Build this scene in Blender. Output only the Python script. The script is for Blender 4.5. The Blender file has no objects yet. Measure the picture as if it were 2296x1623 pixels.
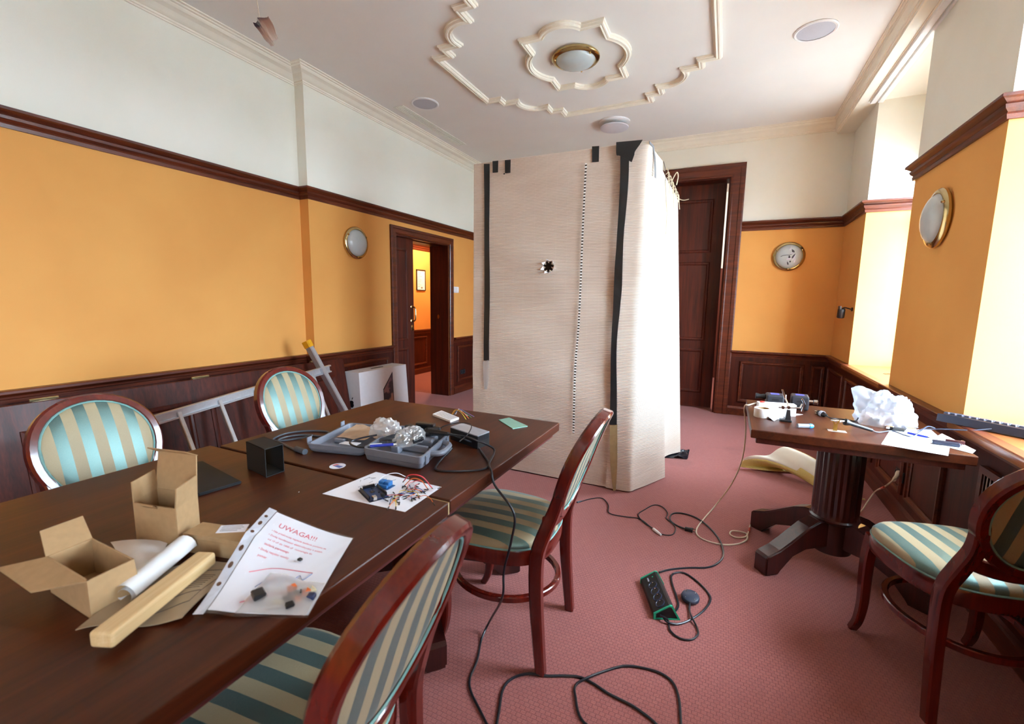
import bpy, bmesh, math, random
from math import sin, cos, pi, radians, sqrt, atan2
from mathutils import Vector, Matrix, noise
random.seed(7)
S = bpy.context.scene
COL = S.collection
# ---------------------------------------------------------------- camera
FPX, CX, CY = 1008.26, 1148.0, 811.5
YAW, PITCH, ROLL, CAMZ = -0.43957, -0.13527, 0.014866, 1.35
fw = Vector((sin(YAW)*cos(PITCH), cos(YAW)*cos(PITCH), sin(PITCH)))
rt0 = Vector((cos(YAW), -sin(YAW), 0)); up0 = rt0.cross(fw)
RT = cos(ROLL)*rt0 + sin(ROLL)*up0; UP = -sin(ROLL)*rt0 + cos(ROLL)*up0
CAM = Vector((0, 0, CAMZ))
cd = bpy.data.cameras.new('camera'); cam = bpy.data.objects.new('camera', cd); COL.objects.link(cam)
m = Matrix.Identity(4)
for i in range(3): m[i][0] = RT[i]; m[i][1] = UP[i]; m[i][2] = -fw[i]; m[i][3] = CAM[i]
cam.matrix_world = m
cd.sensor_fit = 'HORIZONTAL'; cd.sensor_width = 36; cd.lens = FPX*36/2296
cd.clip_start = .02; cd.clip_end = 100
cd.dof.use_dof = True; cd.dof.focus_distance = 3.0; cd.dof.aperture_fstop = 4.0
S.camera = cam
def at(px, py, **k):
    (ax, v), = k.items(); i = 'xyz'.index(ax)
    d = fw + RT*((px-CX)/FPX) - UP*((py-CY)/FPX)
    return CAM + d*((v-CAM[i])/d[i])
# ---------------------------------------------------------------- world, daylight, exposure
W = bpy.data.worlds.new('sky'); S.world = W; W.use_nodes = True
bg = W.node_tree.nodes['Background']; bg.inputs[0].default_value = (.70, .875, 1.05, 1); bg.inputs[1].default_value = 15.0
S.view_settings.view_transform = 'Standard'; S.view_settings.look = 'None'
S.view_settings.gamma = 1; S.view_settings.use_curve_mapping = False
S.view_settings.exposure = 1.75
S.cycles.max_bounces = 10; S.cycles.diffuse_bounces = 7; S.cycles.glossy_bounces = 4
S.cycles.transmission_bounces = 8; S.cycles.transparent_max_bounces = 12
S.cycles.sample_clamp_indirect = 8
# room dimensions (metres; camera stands at the origin)
XA, XB, YS = -3.585, -3.477, 3.02          # left wall: near part, proud part, step
YB = 6.07                                   # back wall
XR = 1.10                                   # window wall
YF = -3.2                                   # wall behind the camera
ZC = 3.292                                  # ceiling
ZS = 3.16                                   # soffit along the windows
XW = 1.50                                   # window plane
ZWT = 2.62                                  # window head
NICHES = [(4.05, 5.24), (1.73, 2.92), (-2.25, -1.06)]   # window niches (y range); last is unseen, added behind camera for light
ZSILL = .785
for y0, y1 in NICHES:                       # daylight portals in the window openings
    ld = bpy.data.lights.new('window_portal_offscreen', 'AREA'); ld.shape = 'RECTANGLE'; ld.size = y1-y0; ld.size_y = ZWT-ZSILL
    ld.cycles.is_portal = True
    lo = bpy.data.objects.new('window_portal_offscreen', ld); COL.objects.link(lo)
    lo.matrix_world = Matrix(((0, 0, 1, XW+.06), (1, 0, 0, (y0+y1)/2), (0, 1, 0, (ZWT+ZSILL)/2), (0, 0, 0, 1)))

# ---------------------------------------------------------------- materials
MATS = {}
def lin(c):
    if isinstance(c, str): c = tuple(int(c[i:i+2], 16)/255 for i in (0, 2, 4))
    return tuple(x/12.92 if x <= .04045 else ((x+.055)/1.055)**2.4 for x in c)
class NT:
    def __init__(s, name):
        s.m = bpy.data.materials.new(name); s.m.use_nodes = True; s.t = s.m.node_tree; s.b = s.t.nodes['Principled BSDF']
    def n(s, typ, **k):
        nd = s.t.nodes.new('ShaderNode'+typ)
        for a, v in k.items():
            if a.startswith('i_'): nd.inputs[a[2:].replace('_', ' ')].default_value = v
            else: setattr(nd, a, v)
        return nd
    def l(s, a, b): s.t.links.new(a, b)
    def coord(s, scale=(1, 1, 1), kind='Object', rot=(0, 0, 0)):
        tc = s.n('TexCoord'); mp = s.n('Mapping'); mp.inputs['Scale'].default_value = scale; mp.inputs['Rotation'].default_value = rot
        s.l(tc.outputs[kind], mp.inputs['Vector']); return mp.outputs[0]
    def pos(s, scale=(1, 1, 1)):
        g = s.n('NewGeometry'); mp = s.n('Mapping'); mp.inputs['Scale'].default_value = scale
        s.l(g.outputs['Position'], mp.inputs['Vector']); return mp.outputs[0]
    def ramp(s, fac, stops, interp='LINEAR'):
        r = s.n('ValToRGB'); r.color_ramp.interpolation = interp; e = r.color_ramp.elements
        while len(e) < len(stops): e.new(.5)
        for el, (p, c) in zip(e, stops): el.position = p; el.color = (*c, 1)
        s.l(fac, r.inputs[0]); return r.outputs[0]
    def mix(s, fac, a, b, mode='MIX'):
        x = s.n('Mix', data_type='RGBA', blend_type=mode)
        for sock, v in ((x.inputs[0], fac), (x.inputs[6], a), (x.inputs[7], b)):
            if hasattr(v, 'is_linked'): s.l(v, sock)
            elif isinstance(v, (int, float)): sock.default_value = v
            else: sock.default_value = (*v, 1)
        return x.outputs[2]
    def math(s, op, a, b=None):
        x = s.n('Math', operation=op)
        for i, v in enumerate((a, b)):
            if v is None: continue
            if hasattr(v, 'is_linked'): s.l(v, x.inputs[i])
            else: x.inputs[i].default_value = v
        return x.outputs[0]
    def bump(s, h, strength=.3, dist=.002):
        b = s.n('Bump'); b.inputs['Strength'].default_value = strength; b.inputs['Distance'].default_value = dist
        s.l(h, b.inputs['Height']); s.l(b.outputs[0], s.b.inputs['Normal'])
    def set(s, rough=.5, metal=0, spec=.5, coat=0, color=None, **k):
        s.b.inputs['Roughness'].default_value = rough; s.b.inputs['Metallic'].default_value = metal
        s.b.inputs['Specular IOR Level'].default_value = spec; s.b.inputs['Coat Weight'].default_value = coat
        s.b.inputs['Coat Roughness'].default_value = .08
        if color is not None:
            if hasattr(color, 'is_linked'): s.l(color, s.b.inputs['Base Color'])
            else: s.b.inputs['Base Color'].default_value = (*color, 1)
        for a, v in k.items(): s.b.inputs[a.replace('_', ' ')].default_value = v
        return s.m
def plain(name, hexc, rough=.5, metal=0, var=.12, scale=30, coat=0, spec=.5, **k):
    """solid colour with faint procedural mottling"""
    if name in MATS: return MATS[name]
    t = NT(name); c = lin(hexc); nz = t.n('TexNoise'); nz.inputs['Scale'].default_value = scale; nz.inputs['Detail'].default_value = 3
    t.l(t.coord(), nz.inputs['Vector'])
    col = t.ramp(nz.outputs[0], [(.3, tuple(x*(1-var) for x in c)), (.7, tuple(min(1, x*(1+var)) for x in c))])
    MATS[name] = t.set(rough, metal, spec, coat, col, **k); return MATS[name]
def wood(name, dark, mid, light, axis=1, scale=1.0, rough=.35, coat=.3, fine=1.0, spec=.5):
    if name in MATS: return MATS[name]
    t = NT(name); sc = [26*scale]*3; sc[axis] = 1.6*scale
    v = t.coord(tuple(sc)); a = t.n('TexNoise'); a.inputs['Scale'].default_value = 1.0; a.inputs['Detail'].default_value = 6; a.inputs['Distortion'].default_value = .6
    t.l(v, a.inputs['Vector'])
    sc2 = [160*scale*fine]*3; sc2[axis] = 5*scale; b = t.n('TexNoise'); b.inputs['Scale'].default_value = 1; b.inputs['Detail'].default_value = 4
    t.l(t.coord(tuple(sc2)), b.inputs['Vector'])
    f = t.math('ADD', t.math('MULTIPLY', a.outputs[0], .65), t.math('MULTIPLY', b.outputs[0], .35))
    col = t.ramp(f, [(.32, lin(dark)), (.5, lin(mid)), (.68, lin(light))])
    t.bump(b.outputs[0], .06, .001)
    MATS[name] = t.set(rough, 0, spec, coat, col); return MATS[name]
def wallpaint():
    t = NT('painted_wallpaper'); g = t.n('NewGeometry'); sp = t.n('SeparateXYZ'); t.l(g.outputs['Position'], sp.inputs[0])
    nz = t.n('TexNoise'); nz.inputs['Scale'].default_value = 1.4; nz.inputs['Detail'].default_value = 4; t.l(g.outputs['Position'], nz.inputs['Vector'])
    o = t.ramp(nz.outputs[0], [(.35, lin('d99a51')), (.65, lin('dfa257'))])
    c = t.ramp(nz.outputs[0], [(.35, lin('e2e0d2')), (.65, lin('e8e6da'))])
    col = t.mix(t.math('GREATER_THAN', sp.outputs[2], 2.262), o, c)
    wv = t.n('TexNoise'); wv.inputs['Scale'].default_value = 1; t.l(t.pos((420, 420, 60)), wv.inputs['Vector'])
    w2 = t.n('TexNoise'); w2.inputs['Scale'].default_value = 1; t.l(t.pos((60, 60, 420)), w2.inputs['Vector'])
    t.bump(t.math('ADD', wv.outputs[0], w2.outputs[0]), .12, .0015)
    return t.set(.72, 0, .3, 0, col)
def carpetmat():
    t = NT('dusty_red_carpet'); v = t.pos()
    br = t.n('TexBrick'); br.offset = .5; br.inputs['Scale'].default_value = 1
    br.inputs['Brick Width'].default_value = .019; br.inputs['Row Height'].default_value = .0155; br.inputs['Mortar Size'].default_value = .0015; br.inputs['Mortar Smooth'].default_value = .6
    br.inputs['Color1'].default_value = (*lin('a4605a'), 1); br.inputs['Color2'].default_value = (*lin('9b5854'), 1); br.inputs['Mortar'].default_value = (*lin('733d3b'), 1)
    t.l(v, br.inputs['Vector'])
    nz = t.n('TexNoise'); nz.inputs['Scale'].default_value = 320; t.l(v, nz.inputs['Vector'])
    st = t.n('TexNoise'); st.inputs['Scale'].default_value = 1.7; st.inputs['Detail'].default_value = 4; t.l(v, st.inputs['Vector'])
    c = t.mix(.4, br.outputs[0], t.ramp(nz.outputs[0], [(.3, lin('7c403c')), (.7, lin('b06c64'))]))
    c = t.mix(t.ramp(st.outputs[0], [(.60, (0, 0, 0)), (.74, (.45, .45, .45))]), c, lin('6d403c'))
    t.bump(t.math('ADD', nz.outputs[0], t.math('MULTIPLY', br.outputs[1], -1.2)), .5, .004)
    return t.set(.95, 0, .15, 0, c, Sheen_Weight=.15, Sheen_Roughness=.6)
def fabric():
    """satin stripes along local X of the chair"""
    t = NT('striped_satin'); tc = t.n('TexCoord'); sp = t.n('SeparateXYZ'); t.l(tc.outputs['Object'], sp.inputs[0])
    x = t.math('ADD', t.math('MULTIPLY', sp.outputs[0], 1/.074), 50.25)
    f = t.math('GREATER_THAN', t.math('FRACT', x), .5)
    nz = t.n('TexNoise'); nz.inputs['Scale'].default_value = 1; t.l(t.coord((900, 900, 900)), nz.inputs['Vector'])
    col = t.mix(f, lin('948563'), lin('567c7a'))
    col = t.mix(t.ramp(nz.outputs[0], [(.3, (.0,)*3), (.8, (.25,)*3)]), col, lin('c9c0a8'))
    t.l(t.math('ADD', t.math('MULTIPLY', f, -.10), .56), t.b.inputs['Roughness'])
    t.l(t.math('MULTIPLY', f, .72), t.b.inputs['Metallic'])
    t.bump(nz.outputs[0], .12, .001)
    t.l(col, t.b.inputs['Base Color']); t.b.inputs['Sheen Weight'].default_value = .1
    return t.m
M = {}
M['paint'] = wallpaint(); M['carpet'] = carpetmat(); M['stripe'] = fabric()
M['ceil'] = plain('ceiling_paint', 'e2e0db', .8, var=.02, scale=2, spec=.2)
M['stucco'] = plain('cream_stucco', 'e8e2d2', .6, var=.03, scale=8, spec=.3)
M['wains'] = wood('dark_wainscot_wood', '290a03', '421306', '551d09', 2, 1, .5, .02, spec=.3)
M['railwood'] = wood('rail_wood', '341207', '57210c', '6f3013', 1, 1, .42, .12)
M['railwoodx'] = wood('rail_wood_across', '341207', '57210c', '6f3013', 0, 1, .42, .12)
M['doorwood'] = wood('door_wood', '2a0b04', '461507', '5b200b', 2, .9, .48, .04, spec=.35)
M['tabletop'] = wood('table_veneer', '2e0f03', '411907', '52230c', 1, .8, .42, .03, spec=.32)
M['tabledge'] = wood('table_edge', '3a1718', '4d2322', '5f2f2c', 1, .8, .35, .2)
M['chairwood'] = wood('red_mahogany', '460d07', '56120a', '661a0d', 2, .6, .22, .5)
M['darkwood'] = wood('dark_pedestal_wood', '1f0a08', '32100d', '421813', 2, .8, .3, .5)
M['brass'] = plain('brass', 'c2ad7c', .2, 1, var=.06)
M['chrome'] = plain('chrome', 'd8dadc', .16, 1, var=.03)
M['alu'] = plain('aluminium', 'cdd0d4', .38, .75, var=.05, scale=60)
M['white'] = plain('white_plastic', 'e6e6e6', .45, var=.02)
M['paper'] = plain('white_paper', 'e9ebf2', .75, var=.015)
M['black'] = plain('black_plastic', '17181b', .4, var=.2)
M['cable'] = plain('black_cable', '1b1d24', .35, var=.15)
M['greycable'] = plain('grey_cable', '4c535c', .5)
M['creamcable'] = plain('cream_cable', 'cfc0a8', .5)
M['card'] = plain('cardboard', 'a98a64', .8, var=.06, scale=60, spec=.2)
M['tape'] = plain('black_tape', '1e2123', .34, var=.15, scale=20)
M['silver'] = plain('grey_tool_case', '7a7f8b', .5, var=.05)
M['frost'] = plain('frosted_glass', 'c4cdce', .25, var=.02, Transmission_Weight=.15)

# ---------------------------------------------------------------- mesh helpers
class MB:
    def __init__(s): s.v = []; s.f = []; s.sm = []
    def add(s, vs, fs, smooth=False):
        o = len(s.v); s.v += [Vector(p) for p in vs]
        s.f += [tuple(i+o for i in f) for f in fs]; s.sm += [smooth]*len(fs); return s
    def box(s, a, b):
        x0, y0, z0 = a; x1, y1, z1 = b
        return s.add([(x0, y0, z0), (x1, y0, z0), (x1, y1, z0), (x0, y1, z0), (x0, y0, z1), (x1, y0, z1), (x1, y1, z1), (x0, y1, z1)],
                     [(0, 3, 2, 1), (4, 5, 6, 7), (0, 1, 5, 4), (1, 2, 6, 5), (2, 3, 7, 6), (3, 0, 4, 7)])
    def quadbox(s, b4, t4):
        return s.add(list(b4)+list(t4), [(0, 3, 2, 1), (4, 5, 6, 7), (0, 1, 5, 4), (1, 2, 6, 5), (2, 3, 7, 6), (3, 0, 4, 7)])
    def rbox(s, a, b, r=.004, seg=2, mat=None):
        bm = bmesh.new(); bmesh.ops.create_cube(bm, size=1)
        c = [(a[i]+b[i])/2 for i in range(3)]; d = [abs(b[i]-a[i]) for i in range(3)]
        for v in bm.verts: v.co = Vector((c[0]+v.co.x*d[0], c[1]+v.co.y*d[1], c[2]+v.co.z*d[2]))
        r = min(r, min(d)*.49)
        bmesh.ops.bevel(bm, geom=bm.edges[:], offset=r, segments=seg, profile=.5, affect='EDGES')
        return s.frombm(bm, mat)
    def frombm(s, bm, mat=None, smooth=False):
        bm.verts.index_update()
        s.add([(mat @ v.co if mat else v.co) for v in bm.verts], [[v.index for v in f.verts] for f in bm.faces], smooth); bm.free(); return s
    def prism(s, poly, z0, z1, mat=None):
        n = len(poly); vs = [Vector((p[0], p[1], z0)) for p in poly]+[Vector((p[0], p[1], z1)) for p in poly]
        if mat: vs = [mat @ v for v in vs]
        return s.add(vs, [tuple(range(n-1, -1, -1)), tuple(range(n, 2*n))]+[(i, (i+1) % n, n+(i+1) % n, n+i) for i in range(n)])
    def loft(s, rings, close=True, caps=True, smooth=True):
        n = len(rings[0]); vs = [p for r in rings for p in r]; fs = []
        for j in range(len(rings)-1):
            for i in range(n if close else n-1):
                a = j*n+i; b = j*n+(i+1) % n; fs.append((a, b, b+n, a+n))
        s.add(vs, fs, smooth)
        if caps and close:
            o = len(s.v)-len(vs); s.f += [tuple(o+i for i in range(n-1, -1, -1)), tuple(o+(len(rings)-1)*n+i for i in range(n))]; s.sm += [False, False]
        return s
    def tube(s, pts, r, n=8, caps=True, sq=None, smooth=True, up=None):
        """round (or rectangular, sq=(w,h)) sweep with parallel-transport frames; r may be a list"""
        pts = [Vector(p) for p in pts]; rings = []; nrm = None
        for i, p in enumerate(pts):
            t = (pts[min(i+1, len(pts)-1)]-pts[max(i-1, 0)]).normalized()
            if nrm is None:
                a = Vector(up) if up else (Vector((0, 0, 1)) if abs(t.z) < .9 else Vector((1, 0, 0))); nrm = (a-t*a.dot(t)).normalized()
            else:
                nrm = nrm-t*nrm.dot(t); nrm.normalize()
            bn = t.cross(nrm); rr = r[i] if isinstance(r, (list, tuple)) else r
            if sq:
                w, h = sq[i] if isinstance(sq, list) else sq; c = .28
                prof = [(w*(1-c), h), (w, h*(1-c)), (w, -h*(1-c)), (w*(1-c), -h), (-w*(1-c), -h), (-w, -h*(1-c)), (-w, h*(1-c)), (-w*(1-c), h)]
                rings.append([p+bn*a+nrm*b for a, b in prof])
            else: rings.append([p+bn*(rr*cos(2*pi*k/n))+nrm*(rr*sin(2*pi*k/n)) for k in range(n)])
        return s.loft(rings, True, caps, smooth)
    def lathe(s, prof, n=24, mat=None, cap=True):
        rings = [[Vector((r*cos(2*pi*k/n), r*sin(2*pi*k/n), z)) for k in range(n)] for r, z in prof]
        if mat: rings = [[mat @ p for p in r] for r in rings]
        return s.loft(rings, True, cap, True)
    def mould(s, path, prof, closed=False, side=1, smooth=False):
        """sweep profile [(out,z)] along plan path [(x,y)] with mitred corners; out is to the right of travel (side=1)"""
        P = [Vector((p[0], p[1])) for p in path]; n = len(P); rings = []
        for i in range(n):
            d0 = (P[i]-P[i-1]).normalized() if (i > 0 or closed) else None
            d1 = (P[(i+1) % n]-P[i]).normalized() if (i < n-1 or closed) else None
            d0 = d0 or d1; d1 = d1 or d0
            n0 = Vector((d0.y, -d0.x))*side; n1 = Vector((d1.y, -d1.x))*side
            mm = n0+n1
            mm = mm/(mm.dot(n0)) if mm.length > 1e-4 else n0
            rings.append([Vector((P[i].x+mm.x*o, P[i].y+mm.y*o, z)) for o, z in prof])
        if closed: rings.append(rings[0])
        return s.loft(rings, True, not closed, smooth)
    def frame(s, o, u, v, w, h, prof, nrm=None):
        """rectangular moulding frame: prof [(inset,out)]"""
        o = Vector(o); u = Vector(u); v = Vector(v); nn = Vector(nrm) if nrm else u.cross(v)
        rings = []
        for cu, cv, su, sv in ((0, 0, 1, 1), (w, 0, -1, 1), (w, h, -1, -1), (0, h, 1, -1), (0, 0, 1, 1)):
            rings.append([o+u*(cu+su*i)+v*(cv+sv*i)+nn*q for i, q in prof])
        return s.loft(rings, True, False, False)
    def grid(s, f, nu, nv, thick=0.0, smooth=True):
        """surface f(u,v) with u,v in 0..1; thick gives it a real thickness"""
        P = [[Vector(f(i/nu, j/nv)) for i in range(nu+1)] for j in range(nv+1)]
        w = nu+1; vs = [p for r in P for p in r]; fs = [(j*w+i, j*w+i+1, (j+1)*w+i+1, (j+1)*w+i) for j in range(nv) for i in range(nu)]
        if not thick: return s.add(vs, fs, smooth)
        N = []
        for j in range(nv+1):
            for i in range(nu+1):
                a = P[j][min(i+1, nu)]-P[j][max(i-1, 0)]; b = P[min(j+1, nv)][i]-P[max(j-1, 0)][i]; N.append(a.cross(b).normalized())
        k = len(vs); vs2 = vs+[p-nn*thick for p, nn in zip(vs, N)]
        fs2 = fs+[tuple(q+k for q in reversed(f_)) for f_ in fs]
        b = [i for i in range(w)]+[j*w+nu for j in range(1, nv+1)]+[nv*w+i for i in range(nu-1, -1, -1)]+[j*w for j in range(nv-1, 0, -1)]
        fs2 += [(b[i], b[i]+k, b[(i+1) % len(b)]+k, b[(i+1) % len(b)]) for i in range(len(b))]
        return s.add(vs2, fs2, smooth)
    def xf(s, mat, start=0):
        for i in range(start, len(s.v)): s.v[i] = mat @ s.v[i]
        return s
ROOTM = {}
def obj(name, mb, mat, parent=None, world=True):
    """one mesh object; world=True: the builder holds world coordinates, converted to the parent's frame"""
    vs = mb.v
    M0 = ROOTM.get(parent.name) if parent else None
    if parent is None and world:          # own origin at base centre
        xs = [v.x for v in vs]; ys = [v.y for v in vs]; zs = [v.z for v in vs]
        M0 = Matrix.Translation(((min(xs)+max(xs))/2, (min(ys)+max(ys))/2, min(zs)))
    inv = M0.inverted() if (M0 and world) else None
    me = bpy.data.meshes.new(name); me.from_pydata([(inv @ v if inv else v) for v in vs], [], mb.f)
    me.polygons.foreach_set('use_smooth', mb.sm); me.update()
    bm = bmesh.new(); bm.from_mesh(me); bmesh.ops.recalc_face_normals(bm, faces=bm.faces[:]); bm.to_mesh(me); bm.free()
    if any(mb.sm) and hasattr(me, 'set_sharp_from_angle'): me.set_sharp_from_angle(angle=radians(40))
    me.materials.append(M[mat] if isinstance(mat, str) else mat)
    o = bpy.data.objects.new(name, me); COL.objects.link(o)
    if parent: o.parent = parent; ROOTM[o.name] = M0 if M0 else Matrix.Identity(4)
    elif world: o.matrix_world = M0; ROOTM[o.name] = M0
    return o
def tag(o, label, cat, group=None, kind=None):
    o['label'] = label; o['category'] = cat
    if group: o['group'] = group
    if kind: o['kind'] = kind
    return o
def thing(name, label, cat, loc=(0, 0, 0), rz=0, group=None, kind=None, rot=None):
    o = bpy.data.objects.new(name, None); COL.objects.link(o); o.empty_display_size = .05
    o.matrix_world = ROOTM[o.name] = Matrix.Translation(loc) @ (rot if rot else Matrix.Rotation(rz, 4, 'Z'))
    return tag(o, label, cat, group, kind)
def struct(name, mb, mat, label, cat): return tag(obj(name, mb, mat), label, cat, kind='structure')
def sthing(name, label, cat, loc=(0, 0, 0)): return thing(name, label, cat, loc, kind='structure')
def dup(root, M1, label=None):
    r = root.copy(); COL.objects.link(r); r.matrix_world = M1; ROOTM[r.name] = M1
    if label: r['label'] = label
    for ch in list(root.children):
        c = ch.copy(); COL.objects.link(c); c.parent = r
        for g in ch.children:
            d = g.copy(); COL.objects.link(d); d.parent = c
    return r
def smooth(pts, k=6):
    """Catmull-Rom through the points"""
    P = [Vector(p) for p in pts]; P = [P[0]*2-P[1]]+P+[P[-1]*2-P[-2]]; out = []
    for i in range(1, len(P)-2):
        for j in range(k):
            t = j/k; a, b, c, d = P[i-1], P[i], P[i+1], P[i+2]
            out.append(.5*((2*b)+(c-a)*t+(2*a-5*b+4*c-d)*t*t+(3*b-a-3*c+d)*t**3))
    return out+[P[-2]]
def textmesh(txt, size, M1, depth=.0002):
    cu = bpy.data.curves.new('text', 'FONT'); cu.body = txt; cu.size = size; cu.extrude = depth; cu.resolution_u = 2
    o = bpy.data.objects.new('text', cu); COL.objects.link(o)
    dg = bpy.context.evaluated_depsgraph_get(); me = bpy.data.meshes.new_from_object(o.evaluated_get(dg))
    mb = MB(); mb.add([M1 @ v.co for v in me.vertices], [tuple(p.vertices) for p in me.polygons])
    bpy.data.objects.remove(o); bpy.data.curves.remove(cu); bpy.data.meshes.remove(me); return mb
def basis(o, u, v):
    """matrix mapping local x,y,z to u, v and u x v at o"""
    u = Vector(u).normalized(); w = u.cross(Vector(v)).normalized(); v = w.cross(u)
    return Matrix(((u.x, v.x, w.x, o[0]), (u.y, v.y, w.y, o[1]), (u.z, v.z, w.z, o[2]), (0, 0, 0, 1)))
# ================================================================= the room
mb = MB().box((-3.76, YF-.2, -.1), (1.7, YB+.25, 0)); struct('floor', mb, 'carpet', 'dusty red carpet with a fine woven grid', 'floor')
mb = MB().box((-4.0, YF-.2, ZC), (1.7, YB+.25, ZC+.12)); struct('ceiling', mb, 'ceil', 'flat off-white plaster ceiling', 'ceiling')
mb = MB().box((-3.86, YF-.2, 0), (XA, YS, ZC)).box((-3.76, YS, 0), (XB, 4.20, ZC)).box((-3.76, 5.30, 0), (XB, YB+.25, ZC)).box((-3.76, 4.20, 2.09), (XB, 5.30, ZC))
wall_left = struct('wall_left', mb, 'paint', 'orange wall with cream band above the picture rail', 'wall')
mb = MB().box((XB, YB, 0), (-1.15, YB+.25, ZC)).box((-.05, YB, 0), (1.7, YB+.25, ZC)).box((-1.15, YB, 2.83), (-.05, YB+.25, ZC))
wall_back = struct('wall_back', mb, 'paint', 'orange and cream wall around the tall door', 'wall')
ends = [YB] + [v for n in NICHES for v in (n[1], n[0])] + [YF]
mb = MB()
for i in range(0, len(ends), 2): mb.box((XR, ends[i+1], 0), (1.7, ends[i], ZC))
for y0, y1 in NICHES: mb.box((XR+.03, y0, 0), (1.7, y1, ZSILL-.04)); mb.box((XW-.02, y0, ZWT), (1.7, y1, ZS))
mb.box((.957, YF, ZS), (1.7, YB, ZC))
wall_right = struct('wall_right', mb, 'paint', 'orange and cream window wall with deep niches', 'wall')
mb = MB().box((XA, YF-.2, 0), (1.7, YF, ZC)); struct('wall_front', mb, 'paint', 'orange and cream wall opposite the tall door', 'wall')

struct('ground_outside', MB().box((1.75, -40, -1.2), (60, 60, -1.0)), plain('street_paving', 'a8a8a4', .9), 'grey paved ground outside the windows', 'ground')
# ---- picture rails, cornices
def railprof(zt, h=.105, o=.05):
    return [(0, zt-h), (.012, zt-h), (.016, zt-h+.02), (.012, zt-h+.03), (.026, zt-h+.045), (.03, zt-h+.06), (.022, zt-h+.066), (.04, zt-h+.082), (o, zt-h+.088), (o, zt-.004), (o-.006, zt), (0, zt)]
ZL, ZR_ = 2.338, 2.303
mb = MB().mould([(XA, YF), (XA, YS), (XB, YS), (XB, YB)], railprof(ZL)); t1 = struct('trim_1', mb, 'railwood', 'dark wooden picture rail stepping along the left wall', 'trim')
mb = MB().mould([(.10, YB), (XR, YB), (XR, 5.24), (XW, 5.24)], railprof(ZR_)); struct('trim_2', mb, 'railwoodx', 'dark wooden picture rail turning into the far window niche', 'trim')
mb = MB().mould([(XW, 4.05), (XR, 4.05), (XR, 2.92), (XW, 2.92)], railprof(ZR_)); struct('trim_3', mb, 'railwood', 'dark wooden picture rail around the window pier', 'trim')
mb = MB().mould([(XW, 1.73), (XR, 1.73), (XR, -1.06), (XW, -1.06)], railprof(ZR_)); struct('trim_4', mb, 'railwood', 'dark wooden picture rail on the near window pier', 'trim')
mb = MB().mould([(XB, YB), (-1.33, YB)], railprof(ZL)); struct('trim_5', mb, 'railwoodx', 'dark wooden picture rail behind the cardboard booth', 'trim')
c0 = ZC-.095
cor = [(0, c0), (.010, c0), (.012, c0+.010), (.020, c0+.012), (.022, c0+.024), (.030, c0+.026), (.045, c0+.034), (.075, c0+.054), (.112, c0+.066), (.116, c0+.062), (.128, c0+.072), (.132, c0+.078), (.148, c0+.080), (.152, c0+.087), (.172, c0+.088), (.174, ZC), (0, ZC)]
mb = MB().mould([(XA, YF), (XA, YS), (XB, YS), (XB, YB), (.957, YB)], cor); struct('trim_6', mb, 'stucco', 'cream ceiling cornice along the left and back walls', 'cornice')
corR = [(0, ZS), (.014, ZS), (.016, ZS+.016), (.024, ZS+.018), (.026, ZS+.03), (.032, ZS+.032), (.036, ZS+.06), (.046, ZS+.092), (.054, ZS+.1), (.054, ZS+.11), (.066, ZS+.112), (.068, ZS+.122), (.076, ZS+.124), (.076, ZC), (0, ZC)]
mb = MB().mould([(.957, YB), (.957, YF)], corR); struct('trim_7', mb, 'stucco', 'cream cornice above the windows', 'cornice')

# ---- ceiling rosette mouldings
RC = Vector((-1.225, 3.715))
def ros(w, d): return [(-w/2, ZC), (-w/2, ZC-d*.5), (-w*.36, ZC-d*.55), (-w*.34, ZC-d*.8), (-w*.2, ZC-d), (0, ZC-d*.82), (w*.12, ZC-d*.95), (w*.3, ZC-d*.9), (w*.36, ZC-d*.5), (w/2, ZC-d*.4), (w/2, ZC)]
def arc(p, q, bulge, n=9):
    p = Vector(p); q = Vector(q); c = (p+q)/2; h = (q-p)/2; nn = Vector((h.y, -h.x)).normalized(); out = []
    L = h.length; R = (L*L+bulge*bulge)/(2*bulge); cc = c+nn*(bulge-R); a0 = math.asin(min(1, L/R)); a0 = pi-a0 if bulge > L else a0
    for i in range(n+1):
        a = -a0+2*a0*i/n; out.append(cc+nn*(R*cos(a))+h.normalized()*(R*sin(a)))
    return out
def quad4(q):     # q: polyline in the (+,-) quadrant order; rotate through four
    out = []
    for k in range(4):
        c, s = [(1, 0), (0, 1), (-1, 0), (0, -1)][k]; out += [(RC.x+p[0]*c-p[1]*s, RC.y+p[0]*s+p[1]*c) for p in q]
    return out
qo = [(1.03, -.43), (1.03, .43), (.90, .43), (.90, .54)] + [(.77, .54)] + arc((.77, .54), (.54, .77), .10)[1:-1] + [(.54, .77), (.54, .90), (.43, .90), (.43, 1.03)]
mb = MB().mould(quad4(qo[1:]), ros(.062, .034), closed=True); struct('trim_8', mb, 'stucco', 'large stepped cream stucco frame on the ceiling', 'stucco')
qi = []
hx, hy, e = .36, .36, .2
hx, hy, e1, e2 = .30, .41, .225, .15
qi = arc((hx, -e1), (hx, e1), .10, 12) + [(hx, hy)] + arc((e2, hy), (-e2, hy), .085, 12) + [(-hx, hy)]
qi = qi + [(-p[0], -p[1]) for p in qi]
mb = MB().mould([(RC.x+p[0], RC.y+.035+p[1]) for p in qi], ros(.055, .034), closed=True); struct('trim_9', mb, 'stucco', 'four-lobed cream stucco frame around the ceiling lamp', 'stucco')

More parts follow.
